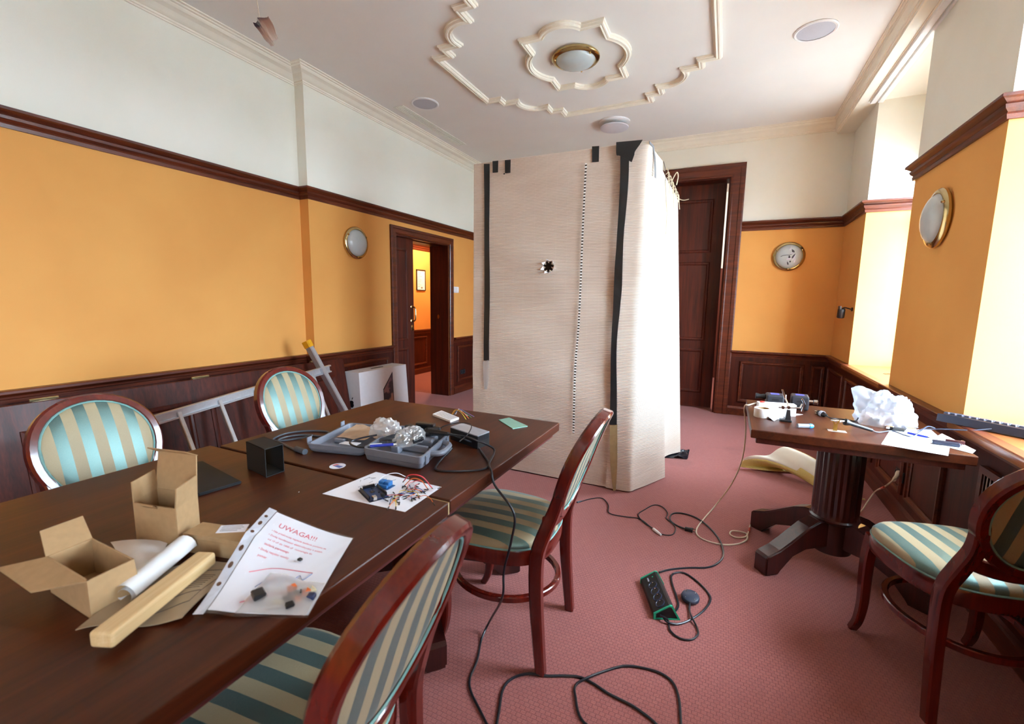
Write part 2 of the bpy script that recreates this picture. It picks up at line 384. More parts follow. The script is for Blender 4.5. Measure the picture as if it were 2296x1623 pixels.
# ---- wainscot
def crail(zt): return [(0, zt-.075), (.012, zt-.075), (.014, zt-.055), (.024, zt-.05), (.026, zt-.038), (.034, zt-.03), (.05, zt-.024), (.056, zt-.018), (.056, zt-.004), (.05, zt), (0, zt)]
BASE = [(0, 0), (.024, 0), (.024, .085), (.018, .095), (.012, .11), (0, .11)]
PANEL = [(0, .0), (0, .012), (.008, .022), (.02, .022), (.026, .012), (.036, .008), (.036, 0)]
def wains(name, label, path, zt, panels, side=1):
    """path: plan polyline; panels: (p, q) plan segments that carry a framed panel"""
    root = sthing(name, label, 'wainscot', (path[0][0], path[0][1], 0))
    obj('board', MB().mould(path, [(0, 0), (.012, 0), (.012, zt-.02), (0, zt-.02)], side=side), 'wains', root)
    obj('chair_rail', MB().mould(path, crail(zt), side=side), 'railwood', root)
    obj('skirting', MB().mould(path, BASE, side=side), 'railwood', root)
    for p, q in panels:
        p = Vector((*p, 0)); q = Vector((*q, 0)); u = (q-p).normalized(); n = Vector((u.y, -u.x, 0))*side; w = (q-p).length
        o = p+n*.012+Vector((0, 0, .17)); h = zt-.075-.05-.17
        pf = obj('panel', MB().frame(o, u, (0, 0, 1), w, h, PANEL, n), 'railwood', root)
        a = o+u*.05+Vector((0, 0, .05)); b = MB()
        b.quadbox([a, a+u*(w-.1), a+u*(w-.1)+n*.006, a+n*.006], [x+Vector((0, 0, h-.1)) for x in (a, a+u*(w-.1), a+u*(w-.1)+n*.006, a+n*.006)])
        obj('panel_field', b, 'wains', pf)
    return root
wains('trim_10', 'dark wainscot behind the leaning door and the ladder', [(XA, YF), (XA, YS), (XB, YS), (XB, 4.11)], .818, [((XA, .2), (XA, 1.2)), ((XA, 1.35), (XA, 2.75)), ((XB, 3.12), (XB, 4.03))])
wains('trim_11', 'dark wainscot with black socket beside the sliding door', [(XB, 5.41), (XB, YB)], .818, [((XB, 5.50), (XB, 5.98))])
wains('trim_12', 'dark wainscot right of the tall door', [(.10, YB), (XR, YB), (XR, 5.24), ], .795, [((.20, YB), (.86, YB)), ((.93, YB), (1.06, YB)), ((XR, 5.98), (XR, 5.3))])
wains('trim_13', 'dark wainscot under the window sills', [(XR, 5.24), (XR, YF)], .795, [((XR, 5.16), (XR, 4.15)), ((XR, 4.0), (XR, 3.5)), ((XR, 3.42), (XR, 2.97)), ((XR, 1.65), (XR, .7))])
wains('trim_14', 'dark wainscot behind the cardboard booth', [(XB, YB), (-1.33, YB)], .818, [((-3.35, YB), (-2.5, YB)), ((-2.4, YB), (-1.45, YB))])
# radiator grille in the sill niche behind the near chair
g = thing('radiator_grille', 'dark slatted radiator grille under the near window sill', 'grille', (XR-.02, 2.1, .2))
obj('grille_frame', MB().frame((XR-.016, 2.62, .16), (0, -1, 0), (0, 0, 1), .84, .5, [(0, 0), (0, .018), (.03, .018), (.03, 0)], (-1, 0, 0)), 'railwood', g)
for i in range(30):
    y = 2.58-i*.026; obj('slat', MB().box((XR-.03, y-.005, .19), (XR-.018, y+.005, .63)), 'darkwood', g)

# ---- windows
glass = NT('window_glass'); tr = glass.n('BsdfTransparent'); gl = glass.n('BsdfGlossy'); gl.inputs['Roughness'].default_value = .02
mx = glass.n('MixShader'); mx.inputs[0].default_value = .06; glass.l(tr.outputs[0], mx.inputs[1]); glass.l(gl.outputs[0], mx.inputs[2])
glass.l(mx.outputs[0], glass.t.nodes['Material Output'].inputs[0]); M['glass'] = glass.m
film = NT('clear_film'); tr = film.n('BsdfTransparent'); gl = film.n('BsdfGlossy'); gl.inputs['Roughness'].default_value = .12; df = film.n('BsdfTranslucent'); df.inputs[0].default_value = (.9, .92, .95, 1)
m1 = film.n('MixShader'); m1.inputs[0].default_value = .10; film.l(tr.outputs[0], m1.inputs[1]); film.l(gl.outputs[0], m1.inputs[2])
m2 = film.n('MixShader'); m2.inputs[0].default_value = .08; film.l(m1.outputs[0], m2.inputs[1]); film.l(df.outputs[0], m2.inputs[2])
film.l(m2.outputs[0], film.t.nodes['Material Output'].inputs[0]); M['film'] = film.m
def bagmat(name, col, tw, gw, dw):
    t = NT(name); tr = t.n('BsdfTransparent'); gl = t.n('BsdfGlossy'); gl.inputs['Roughness'].default_value = .12; df = t.n('BsdfDiffuse'); df.inputs[0].default_value = (*col, 1); ts = t.n('BsdfTranslucent'); ts.inputs[0].default_value = (*col, 1)
    a = t.n('MixShader'); a.inputs[0].default_value = .5; t.l(df.outputs[0], a.inputs[1]); t.l(ts.outputs[0], a.inputs[2])
    b = t.n('MixShader'); b.inputs[0].default_value = tw; t.l(a.outputs[0], b.inputs[1]); t.l(tr.outputs[0], b.inputs[2])
    c = t.n('MixShader'); c.inputs[0].default_value = gw; t.l(b.outputs[0], c.inputs[1]); t.l(gl.outputs[0], c.inputs[2])
    t.l(c.outputs[0], t.t.nodes['Material Output'].inputs[0]); return t.m
M['bag'] = bagmat('milky_plastic', (.70, .76, .85), .52, .10, 0)
M['clearbag'] = bagmat('clear_plastic', (.85, .85, .85), .62, .16, 0)
M['sillwood'] = wood('sill_wood', '7a4526', '94592f', 'a86a3c', 1, .8, .3, .3)
for i, (y0, y1) in enumerate(NICHES):
    w = sthing(f'window_{i+1}', 'white casement window '+['in the niche nearest the tall door', 'in the niche beside the lamp pier', 'in an added, unseen niche behind the camera'][i], 'window', (XW, (y0+y1)/2, ZSILL))
    obj('window_frame', MB().frame((XW, y0, ZSILL), (0, 1, 0), (0, 0, 1), y1-y0, ZWT-ZSILL, [(0, 0), (0, .06), (.07, .06), (.07, 0)], (1, 0, 0)), 'white', w)
    ym = (y0+y1)/2; zt = 2.12
    obj('mullion', MB().box((XW, ym-.03, ZSILL+.06), (XW+.05, ym+.03, ZWT-.06)), 'white', w)
    obj('transom', MB().box((XW+.004, y0+.06, zt-.03), (XW+.046, y1-.06, zt+.03)), 'white', w)
    for a, b in ((y0+.07, ym-.03), (ym+.03, y1-.07)):
        for z0, z1 in ((ZSILL+.07, zt-.03), (zt+.03, ZWT-.07)): obj('pane', MB().box((XW+.02, a, z0), (XW+.026, b, z1)), 'glass', w)
    obj('window_sill', MB().rbox((XR-.06, y0+.003, ZSILL-.032), (XW, y1-.003, ZSILL+.006), .008), 'sillwood', w)
cr = thing('curtain_track', 'white double curtain track under the soffit above the windows', 'curtain track', (1.07, 5.22, ZS-.03))
for x in (1.03, 1.085): obj('track_rail', MB().rbox((x, 1.0, ZS-.03), (x+.04, 5.22, ZS), .004), 'white', cr)
obj('track_base', MB().box((1.02, 1.2, ZS-.008), (1.15, 5.22, ZS)), 'stucco', cr)

# ---- sliding door in the left wall
ARCH = [(0, 0), (0, .022), (.012, .03), (.03, .03), (.036, .022), (.072, .02), (.08, .026), (.09, .02), (.09, 0)]
def architrave(mb, A, B, zt, n, prof=ARCH):
    """three-sided door surround between plan points A and B on wall with outward normal n"""
    A = Vector((*A, 0)); B = Vector((*B, 0)); n = Vector((*n, 0)); u = (B-A).normalized(); rings = []
    for base, du, dz in ((A, 1, 0), (A+Vector((0, 0, zt)), 1, -1), (B+Vector((0, 0, zt)), -1, -1), (B, -1, 0)):
        rings.append([base+u*(du*i)+Vector((0, 0, dz*i))+n*q for i, q in prof])
    return mb.loft(rings, True, True, False)
d = sthing('door_1', 'dark wooden sliding door pushed half open in the left wall', 'door', (XB, 4.75, 0))
obj('door_frame', architrave(MB(), (XB, 4.11), (XB, 5.40), 2.18, (1, 0)), 'railwood', d)
ln = obj('jamb_lining', MB().box((-3.77, 5.285, 0), (XB+.004, 5.302, 2.095)), 'doorwood', d)
obj('strike_plate', MB().lathe([(0, 0), (.016, 0), (.016, .003), (0, .003)], 16, Matrix.Translation((-3.635, 5.285, 1.115)) @ Matrix.Rotation(pi/2, 4, 'X') @ Matrix.Diagonal((1, 1.9, 1, 1))), 'brass', ln)
obj('head_lining', MB().box((-3.76, 4.2, 2.075), (-3.61, 5.285, 2.092)).box((-3.535, 4.2, 2.075), (XB+.002, 5.285, 2.092)), 'doorwood', d)
obj('near_lining', MB().box((-3.76, 4.198, 0), (-3.62, 4.212, 2.09)), 'doorwood', d)
lf = obj('door_leaf', MB().box((-3.60, 4.205, .01), (-3.556, 4.63, 2.085)), 'doorwood', d)
for z0, z1 in ((.12, .75), (.85, 1.95)):
    obj('leaf_panel', MB().frame((-3.556, 4.215, z0), (0, 1, 0), (0, 0, 1), .29, z1-z0, [(0, 0), (0, .008), (.01, .012), (.022, .01), (.03, .002), (.03, 0)], (1, 0, 0)), 'doorwood', lf)
hb = MB(); hb.tube(smooth([(-3.556, 4.585, 1.08), (-3.51, 4.585, 1.085), (-3.497, 4.585, 1.12), (-3.497, 4.585, 1.21), (-3.51, 4.585, 1.25), (-3.556, 4.585, 1.255)], 5), .009, 8)
for z in (1.08, 1.255): hb.lathe([(0, 0), (.024, 0), (.024, .004), (.014, .01), (0, .01)], 14, Matrix.Translation((-3.556, 4.585, z)) @ Matrix.Rotation(pi/2, 4, 'Y'))
obj('pull_handle', hb, 'brass', lf)
kb = MB().rbox((-3.558, 4.568, .96), (-3.548, 4.6, 1.03), .01); kb.box((-3.549, 4.582, .985), (-3.53, 4.586, 1.0)); kb.lathe([(0, 0), (.012, 0), (.012, .003), (0, .003)], 12, Matrix.Translation((-3.527, 4.584, .975)) @ Matrix.Rotation(pi/2, 4, 'X'))
obj('lock_with_key', kb, 'brass', lf)
# hallway behind it
XH = -5.0
struct('floor_hallway', MB().box((XH-.2, 2.6, -.1), (-3.76, 9.4, 0)), 'carpet', 'red carpet in the hallway behind the sliding door', 'floor')
struct('ceiling_hallway', MB().box((XH-.2, 2.6, 2.62), (-3.76, 9.4, 2.75)), 'ceil', 'hallway ceiling', 'ceiling')
mbh = MB().box((XH-.2, 2.6, 0), (XH, 9.4, 2.62)).box((XH, 2.4, 0), (-3.86, 2.6, 2.62)).box((XH, 9.4, 0), (-3.5, 9.6, 2.62)).box((-3.76, YB+.25, 0), (-3.5, 9.4, 2.62))
struct('wall_hallway', mbh, 'paint', 'orange hallway wall seen through the sliding door', 'wall')
wains('trim_15', 'wainscot in the hallway', [(XH, 2.6), (XH, 9.4)], .81, [((XH, 3.4+i*.72), (XH, 3.98+i*.72)) for i in range(8)])
struct('trim_16', MB().mould([(XH, 2.6), (XH, 9.4)], railprof(2.32)), 'railwood', 'picture rail in the hallway', 'trim')
hl = thing('added_hallway_lamp_offscreen', 'unseen warm lamp added to light the hallway', 'lamp', (-4.4, 6.6, 2.62))  # assumed source, added out of sight for the hallway's warm light
em = NT('added_warm_glow'); em.b.inputs['Emission Color'].default_value = (1, .72, .42, 1); em.b.inputs['Emission Strength'].default_value = 60; M['warmglow'] = em.set(.4, color=(.9, .85, .75))
obj('added_glow_offscreen', MB().lathe([(0, -.1), (.08, -.09), (.14, -.05), (.16, 0), (0, 0)], 20, Matrix.Translation((-4.4, 6.6, 2.62))), 'warmglow', hl)
obj('added_lamp_rim', MB().lathe([(.16, 0), (.18, 0), (.18, -.02), (.16, -.02)], 20, Matrix.Translation((-4.4, 6.6, 2.62)), cap=False), 'brass', hl)
p0 = at(943, 628, x=XH)
pf = thing('framed_notice', 'framed white notice on the hallway wall', 'picture', (XH, p0.y, p0.z-.2))
obj('picture_frame', MB().frame((XH, p0.y-.13, p0.z-.185), (0, 1, 0), (0, 0, 1), .26, .37, [(0, 0), (0, .018), (.014, .018), (.014, 0)], (1, 0, 0)), 'black', pf)
sh = obj('sheet', MB().box((XH+.002, p0.y-.12, p0.z-.175), (XH+.008, p0.y+.12, p0.z+.175)), 'paper', pf)
tb = MB()
for i in range(9): tb.box((XH+.008, p0.y-.09, p0.z+.12-i*.03), (XH+.0085, p0.y-.09+random.uniform(.06, .15), p0.z+.126-i*.03))
tb.box((XH+.008, p0.y+.0, p0.z-.15), (XH+.0085, p0.y+.05, p0.z-.12))
obj('printed_lines', tb, plain('grey_print', '7c7f86', .7), sh)

# ---- tall door in the back wall
d = sthing('door_2', 'tall dark three-panel door standing ajar beside the booth', 'door', (-.6, YB, 0))
AR2 = [(0, 0), (0, .03), (.014, .038), (.05, .038), (.056, .03), (.12, .028), (.13, .034), (.15, .028), (.15, 0)]
obj('door_frame', architrave(MB(), (-1.30, YB), (.10, YB), 2.97, (0, -1), AR2), 'railwoodx', d)
obj('lining', MB().box((-1.15, YB, 0), (-1.13, YB+.25, 2.83)).box((-.07, YB, 0), (-.05, YB+.25, 2.83)).box((-1.13, YB, 2.81), (-.07, YB+.25, 2.83)), 'doorwood', d)
ang = radians(4); LM = Matrix.Translation((-1.125, YB+.14, .01)) @ Matrix.Rotation(ang, 4, 'Z')
LW = 1.035
lf = obj('door_leaf', MB().box((0, 0, 0), (LW, .045, 2.797)).xf(LM), 'doorwood', d)
for z0, z1 in ((.19, .76), (.87, 1.86), (1.97, 2.62)):
    fr = MB().frame((.13, 0, z0), (1, 0, 0), (0, 0, 1), LW-.26, z1-z0, [(0, 0), (0, .008), (.012, .016), (.028, .014), (.04, .003), (.04, 0)], (0, -1, 0)).xf(LM)
    obj('leaf_panel', fr, 'doorwood', lf)
struct('floor_next_room', MB().box((-2.2, YB+.25, -.1), (1.6, 9.2, 0)), 'carpet', 'red carpet in the room behind the tall door', 'floor')
struct('ceiling_next_room', MB().box((-2.2, YB+.25, ZC), (1.6, 9.2, ZC+.1)), 'ceil', 'ceiling of the room behind the tall door', 'ceiling')
nr = NT('next_room_wall'); g_ = nr.n('NewGeometry'); s_ = nr.n('SeparateXYZ'); nr.l(g_.outputs['Position'], s_.inputs[0])
M['nextwall'] = nr.set(.7, color=nr.mix(nr.math('GREATER_THAN', s_.outputs[2], 1.98), lin('5e2413'), lin('e8e4dc')))
struct('wall_next_room', MB().box((-2.2, 9.0, 0), (1.6, 9.2, ZC)).box((-2.4, YB+.25, 0), (-2.2, 9.2, ZC)).box((1.5, YB+.25, 0), (1.7, 9.2, ZC)), 'nextwall', 'white and brown wall of the room behind the tall door', 'wall')
nl = thing('added_next_room_light_offscreen', 'unseen light added to brighten the room behind the tall door', 'lamp', (-.3, 7.6, ZC))  # stand-in source, added unseen to brighten the strip past the door
em = NT('added_white_glow'); em.b.inputs['Emission Color'].default_value = (1, .95, .88, 1); em.b.inputs['Emission Strength'].default_value = 60; M['whiteglow'] = em.set(.4, color=(.9, .9, .9))
obj('added_glow_offscreen', MB().lathe([(0, -.12), (.1, -.1), (.17, -.05), (.19, 0), (0, 0)], 20, Matrix.Translation((-.3, 7.6, ZC))), 'whiteglow', nl)
obj('added_lamp_rim', MB().lathe([(.19, 0), (.21, 0), (.21, -.02), (.19, -.02)], 20, Matrix.Translation((-.3, 7.6, ZC)), cap=False), 'brass', nl)
# ================================================================= large objects
# ---- cardboard booth
t = NT('corrugated_card'); g_ = t.n('NewGeometry'); s_ = t.n('SeparateXYZ'); t.l(g_.outputs['Position'], s_.inputs[0])
h1 = t.math('SINE', t.math('MULTIPLY', s_.outputs[2], 2*pi/.0105))
nz = t.n('TexNoise'); nz.inputs['Scale'].default_value = 2.2; nz.inputs['Detail'].default_value = 3; t.l(t.pos((1, 1, 2.5)), nz.inputs['Vector'])
v1 = t.math('LESS_THAN', t.math('FRACT', t.math('MULTIPLY', t.math('ADD', s_.outputs[0], s_.outputs[1]), 1/.083)), .06)
base = t.ramp(nz.outputs[0], [(.3, lin('cfbfaf')), (.7, lin('d8cabb'))])
base = t.mix(t.math('MULTIPLY', v1, .10), base, lin('e8dccf'))
t.bump(h1, .5, .0025); M['corr'] = t.set(.82, 0, .2, 0, base)
YF0 = 3.135
booth = thing('cardboard_booth', 'tall booth of pale corrugated cardboard sealed with black tape', 'booth', (-1.1, 3.65, 0))
def rip(x, z): return YF0+.006*sin(z*9+x*3)*sin(x*4.1+1)+.012*math.exp(-((z-.9)/.35)**2)*sin(x*2.2+2)
mb = MB(); hx0, hx1, hz0, hz1 = -1.25, -1.13, 1.54, 1.66
def sheet(x0, x1, z0, z1, nx, nz): mb.grid(lambda u, v: (x0+(x1-x0)*u, rip(x0+(x1-x0)*u, z0+(z1-z0)*v)-.0, z0+(z1-z0)*v), nx, nz, .004)
sheet(-1.82, hx0, .012, 2.38, 12, 60); sheet(hx1, -.655, .012, 2.38, 10, 60); sheet(hx0, hx1, .012, hz0, 3, 36); sheet(hx0, hx1, hz1, 2.38, 3, 22)
n = 28; hc = Vector((-1.19, 0, 1.60)); ring_o = []; ring_i = []
for k in range(n):
    a = 2*pi*k/n; s = .06/max(abs(cos(a)), abs(sin(a))); ring_o.append(hc+Vector((cos(a)*s, 0, sin(a)*s)))
    r = .043 if k % 4 in (0, 1) else (.022 if k % 4 == 3 else .034); ring_i.append(hc+Vector((cos(a)*r, 0, sin(a)*r*1.05)))
for R in (ring_o, ring_i):
    for p in R: p.y = rip(p.x, p.z)
mb.loft([ring_o, ring_i], True, False, False)
obj('front_sheet', mb, 'corr', booth)
fl = MB()
for k in range(3, n, 4):
    a = 2*pi*k/n; a0 = a-.38; a1 = a+.38; q = [hc+Vector((cos(b)*r, 0, sin(b)*r)) for b, r in ((a0, .042), (a1, .042), (a+.15, .052+.008*(k % 3 == 0)))]
    for p in q[:2]: p.y = rip(p.x, p.z)-.002
    q[2].y = rip(q[2].x, q[2].z)-.018-.006*(k % 5)
    fl.add(q+[p+Vector((0, .001, .001)) for p in q], [(0, 1, 2), (5, 4, 3), (0, 3, 4, 1), (1, 4, 5, 2), (2, 5, 3, 0)])
obj('torn_flap', fl, 'paper', booth)
def side(name, B, T, zt0, zt1, nu=16, nv=30, z0=.012):
    Bp = smooth([(*p, 0) for p in B], 5); Tp = smooth([(*p, 0) for p in T], 5); k = len(Bp)-1
    def f(u, v):
        a = u*k; i = min(int(a), k-1); fr = a-i; b = Bp[i].lerp(Bp[i+1], fr); tt = Tp[i].lerp(Tp[i+1], fr); zt = zt0+(zt1-zt0)*u
        p = b.lerp(tt, v); p.z = z0+(zt-z0)*v; p.x += .004*sin(p.z*7+u*5)*(u*(1-u)*4); return p
    return obj(name, MB().grid(f, nu, nv, .004), 'corr', booth)
side('corner_sheet', [(-.70, YF0-.012), (-.6, YF0-.008), (-.535, YF0), (-.50, 3.19), (-.43, 3.32), (-.335, 3.53)], [(-.655, YF0-.012), (-.62, YF0-.008), (-.545, YF0-.002), (-.515, 3.165), (-.50, 3.3), (-.478, 3.47)], 2.375, 2.345, 26)
side('side_sheet', [(-.46, 3.45), (-.42, 3.7), (-.39, 4.0), (-.28, 4.2)], [(-.505, 3.45), (-.485, 3.7), (-.46, 4.0), (-.435, 4.2)], 2.35, 2.22, 16, 30, .02)
side('left_sheet', [(-1.82, 3.14), (-1.82, 3.6), (-1.82, 4.2)], [(-1.82, 3.14), (-1.82, 3.6), (-1.8, 4.2)], 2.38, 2.3)
side('rear_sheet', [(-1.81, 4.2), (-1.0, 4.2), (-.30, 4.19)], [(-1.79, 4.2), (-1.0, 4.2), (-.44, 4.19)], 2.3, 2.22)
obj('roof_sheet', MB().quadbox([(-1.81, 3.15, 2.345), (-.53, 3.15, 2.34), (-.46, 4.18, 2.2), (-1.79, 4.18, 2.26)], [(-1.81, 3.15, 2.355), (-.53, 3.15, 2.35), (-.46, 4.18, 2.21), (-1.79, 4.18, 2.27)]), 'corr', booth)
def tapestrip(name, L, R, mat, off=.006, bump_=0):
    """strip on the front of the booth between pixel polylines L and R"""
    mb = MB(); a = smooth([at(*p, y=YF0) for p in L], 4); b = smooth([at(*p, y=YF0) for p in R], 4); n = min(len(a), len(b))
    rings = []
    for i in range(n):
        for p in (a[i], b[i]): p.y = rip(p.x, p.z)-off-(.005*bump_*sin(i*1.9) if bump_ else 0)
        d = Vector((0, -.0012, 0)); rings.append([a[i], b[i], b[i]+d, a[i]+d])
    mb.loft(rings, True, True, False); return obj(name, mb, mat, booth)
tapestrip('tape', [(1086, 368), (1087, 500), (1087, 650), (1087, 808)], [(1099, 368), (1098, 500), (1099, 650), (1099, 808)], 'tape')
for x, y0, y1, w in ((1112, 362, 388, 13), (1140, 360, 389, 13), (1336, 329, 364, 16)):
    tapestrip('tape', [(x-w/2, y0), (x-w/2, y1)], [(x+w/2, y0-1), (x+w/2-1, y1-1)], 'tape')
tapestrip('tape', [(1384, 322), (1384, 349), (1392, 352), (1418, 366)], [(1443, 317), (1436, 328), (1426, 342), (1424, 350)], 'tape', .027)
tapestrip('tape', [(1393, 340), (1391, 430), (1385, 540), (1379, 615), (1376, 700), (1371, 800), (1369, 950)], [(1413, 340), (1409, 430), (1400, 540), (1396, 640), (1391, 700), (1384, 790), (1385, 950)], 'tape', .025, .3)
M['yellowtape'] = plain('clear_brown_tape', 'a08a63', .3, var=.1)
tapestrip('clear_tape', [(1369, 951), (1370, 1040), (1376, 1099)], [(1386, 950), (1386, 1030), (1382, 1097)], 'yellowtape', .022)
tapestrip('clear_tape', [(1085, 810), (1086, 850), (1088, 872)], [(1098, 806), (1097, 850), (1094, 872)], 'clearbag')
t = NT('led_strip'); g_ = t.n('NewGeometry'); s_ = t.n('SeparateXYZ'); t.l(g_.outputs['Position'], s_.inputs[0])
f = t.math('GREATER_THAN', t.math('FRACT', t.math('MULTIPLY', s_.outputs[2], 1/.021)), .5)
M['led'] = t.set(.3, 0, .5, 0, t.mix(f, lin('4a4238'), lin('f4f4f0')))
LS = [(1315, 367), (1311, 450), (1306, 560), (1302, 660), (1298, 740), (1293, 795), (1290, 850), (1287, 970)]
tapestrip('led_strip', [(x-2.2, y) for x, y in LS], [(x+2.2, y) for x, y in LS], 'led', .012)
obj('socket_hole', MB().box((-1.70, YF0-.014, 2.62), (-1.69, YF0-.01, 2.64)) if 0 else MB().rbox(at(1129, 388, y=YF0-.012), at(1132, 391, y=YF0-.008), .001), 'tape', booth)
tb = MB(); tb.tube([(-.525, 3.16, 2.38), (-.505, 3.2, 2.365), (-.495, 3.22, 2.3), (-.487, 3.22, 2.22), (-.484, 3.22, 2.17)], .01, sq=(.012, .0015), up=(1, .3, 0)); obj('tape', tb, plain('grey_tape', '6d6f72', .5), booth)
tb = MB(); tb.tube([(-.475, 3.5, 2.345), (-.462, 3.5, 2.30), (-.455, 3.5, 2.22)], .01, sq=(.02, .0015), up=(1, .1, 0)); obj('tape', tb, 'tape', booth)
M['string'] = plain('cream_string', 'd8cdb0', .8)
random.seed(3)
for i in range(9):
    y = 3.62+i*.062; x = -.478+(.045)*(y-3.6)/.6+.012; z = 2.335-.115*(y-3.5)/.7; L = random.uniform(.06, .2); p0 = Vector((x, y, z))
    obj('string', MB().tube(smooth([p0+Vector((-.02, 0, .0)), p0+Vector((.004, 0, .012)), p0+Vector((.012, random.uniform(-.02, .02), -L*.5)), p0+Vector((.014+.02*L, random.uniform(-.03, .03), -L))], 4), .0028, 5), 'string', booth)
obj('string', MB().tube(smooth([(-.445, 4.1, 2.235), (-.42, 4.16, 2.22), (-.385, 4.17, 2.21), (-.345, 4.17, 2.215)], 4), .003, 5), 'string', booth)
obj('string', MB().tube(smooth([(-.46, 3.85, 2.28), (-.44, 3.86, 2.33), (-.42, 3.86, 2.36), (-.41, 3.87, 2.33), (-.42, 3.88, 2.27)], 4), .004, 5), 'string', booth)
obj('string', MB().tube(smooth([(-.465, 3.56, 2.24), (-.45, 3.56, 2.1), (-.44, 3.57, 2.0), (-.44, 3.57, 1.85)], 4), .003, 5), 'string', booth)
obj('masking_tape', MB().quadbox([(-.448, 3.58, 2.02), (-.443, 3.66, 2.02), (-.445, 3.66, 2.02), (-.45, 3.58, 2.02)], [(-.455, 3.58, 2.1), (-.45, 3.66, 2.1), (-.452, 3.66, 2.1), (-.457, 3.58, 2.1)]), plain('masking_tape', 'd5cba8', .7), booth)
# dark plastic scrap at the booth's rear foot
def crumple(f, amp, sc, seed=0):
    def g(u, v):
        p = Vector(f(u, v)); return p+noise.noise_vector(p*sc+Vector((seed, seed*1.7, 0)))*amp
    return g
sc = MB(); q = [Vector((-.41, 4.02, .004)), Vector((-.21, 4.07, .004)), Vector((-.21, 4.3, .004)), Vector((-.34, 4.32, .004))]
sc.grid(lambda u, v: (lambda p: (p.x, p.y, .006+.05*abs(noise.noise(p*14))*(1 if u > .45 else .3)))(q[0].lerp(q[1], u).lerp(q[3].lerp(q[2], u), v)), 12, 12, .002, False)
tag(obj('plastic_scrap', sc, plain('navy_plastic', '15171f', .3)), 'crumpled dark plastic scrap at the foot of the booth', 'scrap')

# ---- tables
def foot_poly():
    return [(.05, .26), (.13, .26), (.19, .235), (.30, .165), (.36, .13), (.425, .105), (.437, .092), (.437, .006), (.43, 0), (.36, 0), (.345, .02), (.28, .085), (.2, .115), (.06, .115)]
def make_table(name, label, c, w, d, rz, feet, mtop='tabletop', pedc=None, group=None):
    T = thing(name, label, 'table', (c[0], c[1], 0), rz, group); R = ROOTM[T.name]
    obj('table_top', MB().rbox((-w/2, -d/2, .708), (w/2, d/2, .75), .004), mtop, T, False)
    obj('apron', MB().rbox((-w/2+.025, -d/2+.025, .678), (w/2-.025, d/2-.025, .71), .004), 'tabledge', T, False)
    px, py = pedc or (0, 0)
    n = 96; rings = []
    for z, s in ((.27, 1), (.285, 1), (.30, 1), (.62, 1), (.635, 1), (.65, 1)):
        flut = .0 if z in (.27, .65) else .055
        rings.append([Vector((px+.104*s*(1-flut*(.5+.5*cos(24*2*pi*k/n)))*cos(2*pi*k/n), py+.104*s*(1-flut*(.5+.5*cos(24*2*pi*k/n)))*sin(2*pi*k/n), z)) for k in range(n)])
    ped = obj('column', MB().loft(rings, True, True, True), 'darkwood', T, False)
    obj('capital', MB().lathe([(.098, .645), (.114, .65), (.114, .665), (.104, .67), (.104, .68)], 32, Matrix.Translation((px, py, 0))), 'darkwood', T, False)
    obj('hub', MB().lathe([(.07, .07), (.088, .08), (.09, .24), (.106, .25), (.112, .262), (.102, .272)], 32, Matrix.Translation((px, py, 0))), 'darkwood', T, False)
    for fx, fy in feet:
        a = atan2(fy, fx); L = sqrt(fx*fx+fy*fy); k = L/.437; poly = [(x*k, z) for x, z in foot_poly()]
        bm = bmesh.new(); hw = .042
        va = [bm.verts.new((x, -hw, z)) for x, z in poly]; vb = [bm.verts.new((x, hw, z)) for x, z in poly]; nn = len(poly)
        bm.faces.new(va); bm.faces.new(vb[::-1])
        for i in range(nn): bm.faces.new((va[i], vb[i], vb[(i+1) % nn], va[(i+1) % nn]))
        bmesh.ops.recalc_face_normals(bm, faces=bm.faces[:])
        bmesh.ops.bevel(bm, geom=[e for e in bm.edges if len(e.link_faces) == 2 and e.calc_face_angle() > 1.2], offset=.007, segments=2, affect='EDGES')
        obj('foot', MB().frombm(bm, Matrix.Translation((px, py, 0)) @ Matrix.Rotation(a, 4, 'Z')), 'darkwood', T, False)
    return T
FT = [(sx*.34, sy*.275) for sx in (-1, 1) for sy in (-1, 1)]
FT2 = [(sx*.40, sy*.36) for sx in (-1, 1) for sy in (-1, 1)]
TF = make_table('pedestal_table', 'brown veneered pedestal table carrying the open grey tool case', (-1.265, 1.587), 1.106, .994, 0, FT2)
TN = make_table('pedestal_table', 'brown veneered pedestal table carrying the cardboard cartons', (-1.283, .580), 1.15, .993, 0, FT2)
TR_ = make_table('pedestal_table', 'brown pedestal table by the windows with soldering gear', (.565, 2.79), .82, .765, radians(-.4), FT, pedc=(.025, -.05))
M['seam'] = plain('bare_chipboard', 'b09468', .8)
obj('worn_edge', MB().box((.28, .4955, .712), (.575, .498, .7498)).box((.5745, .492, .712), (.5755, .498, .749)), 'seam', TN, False)

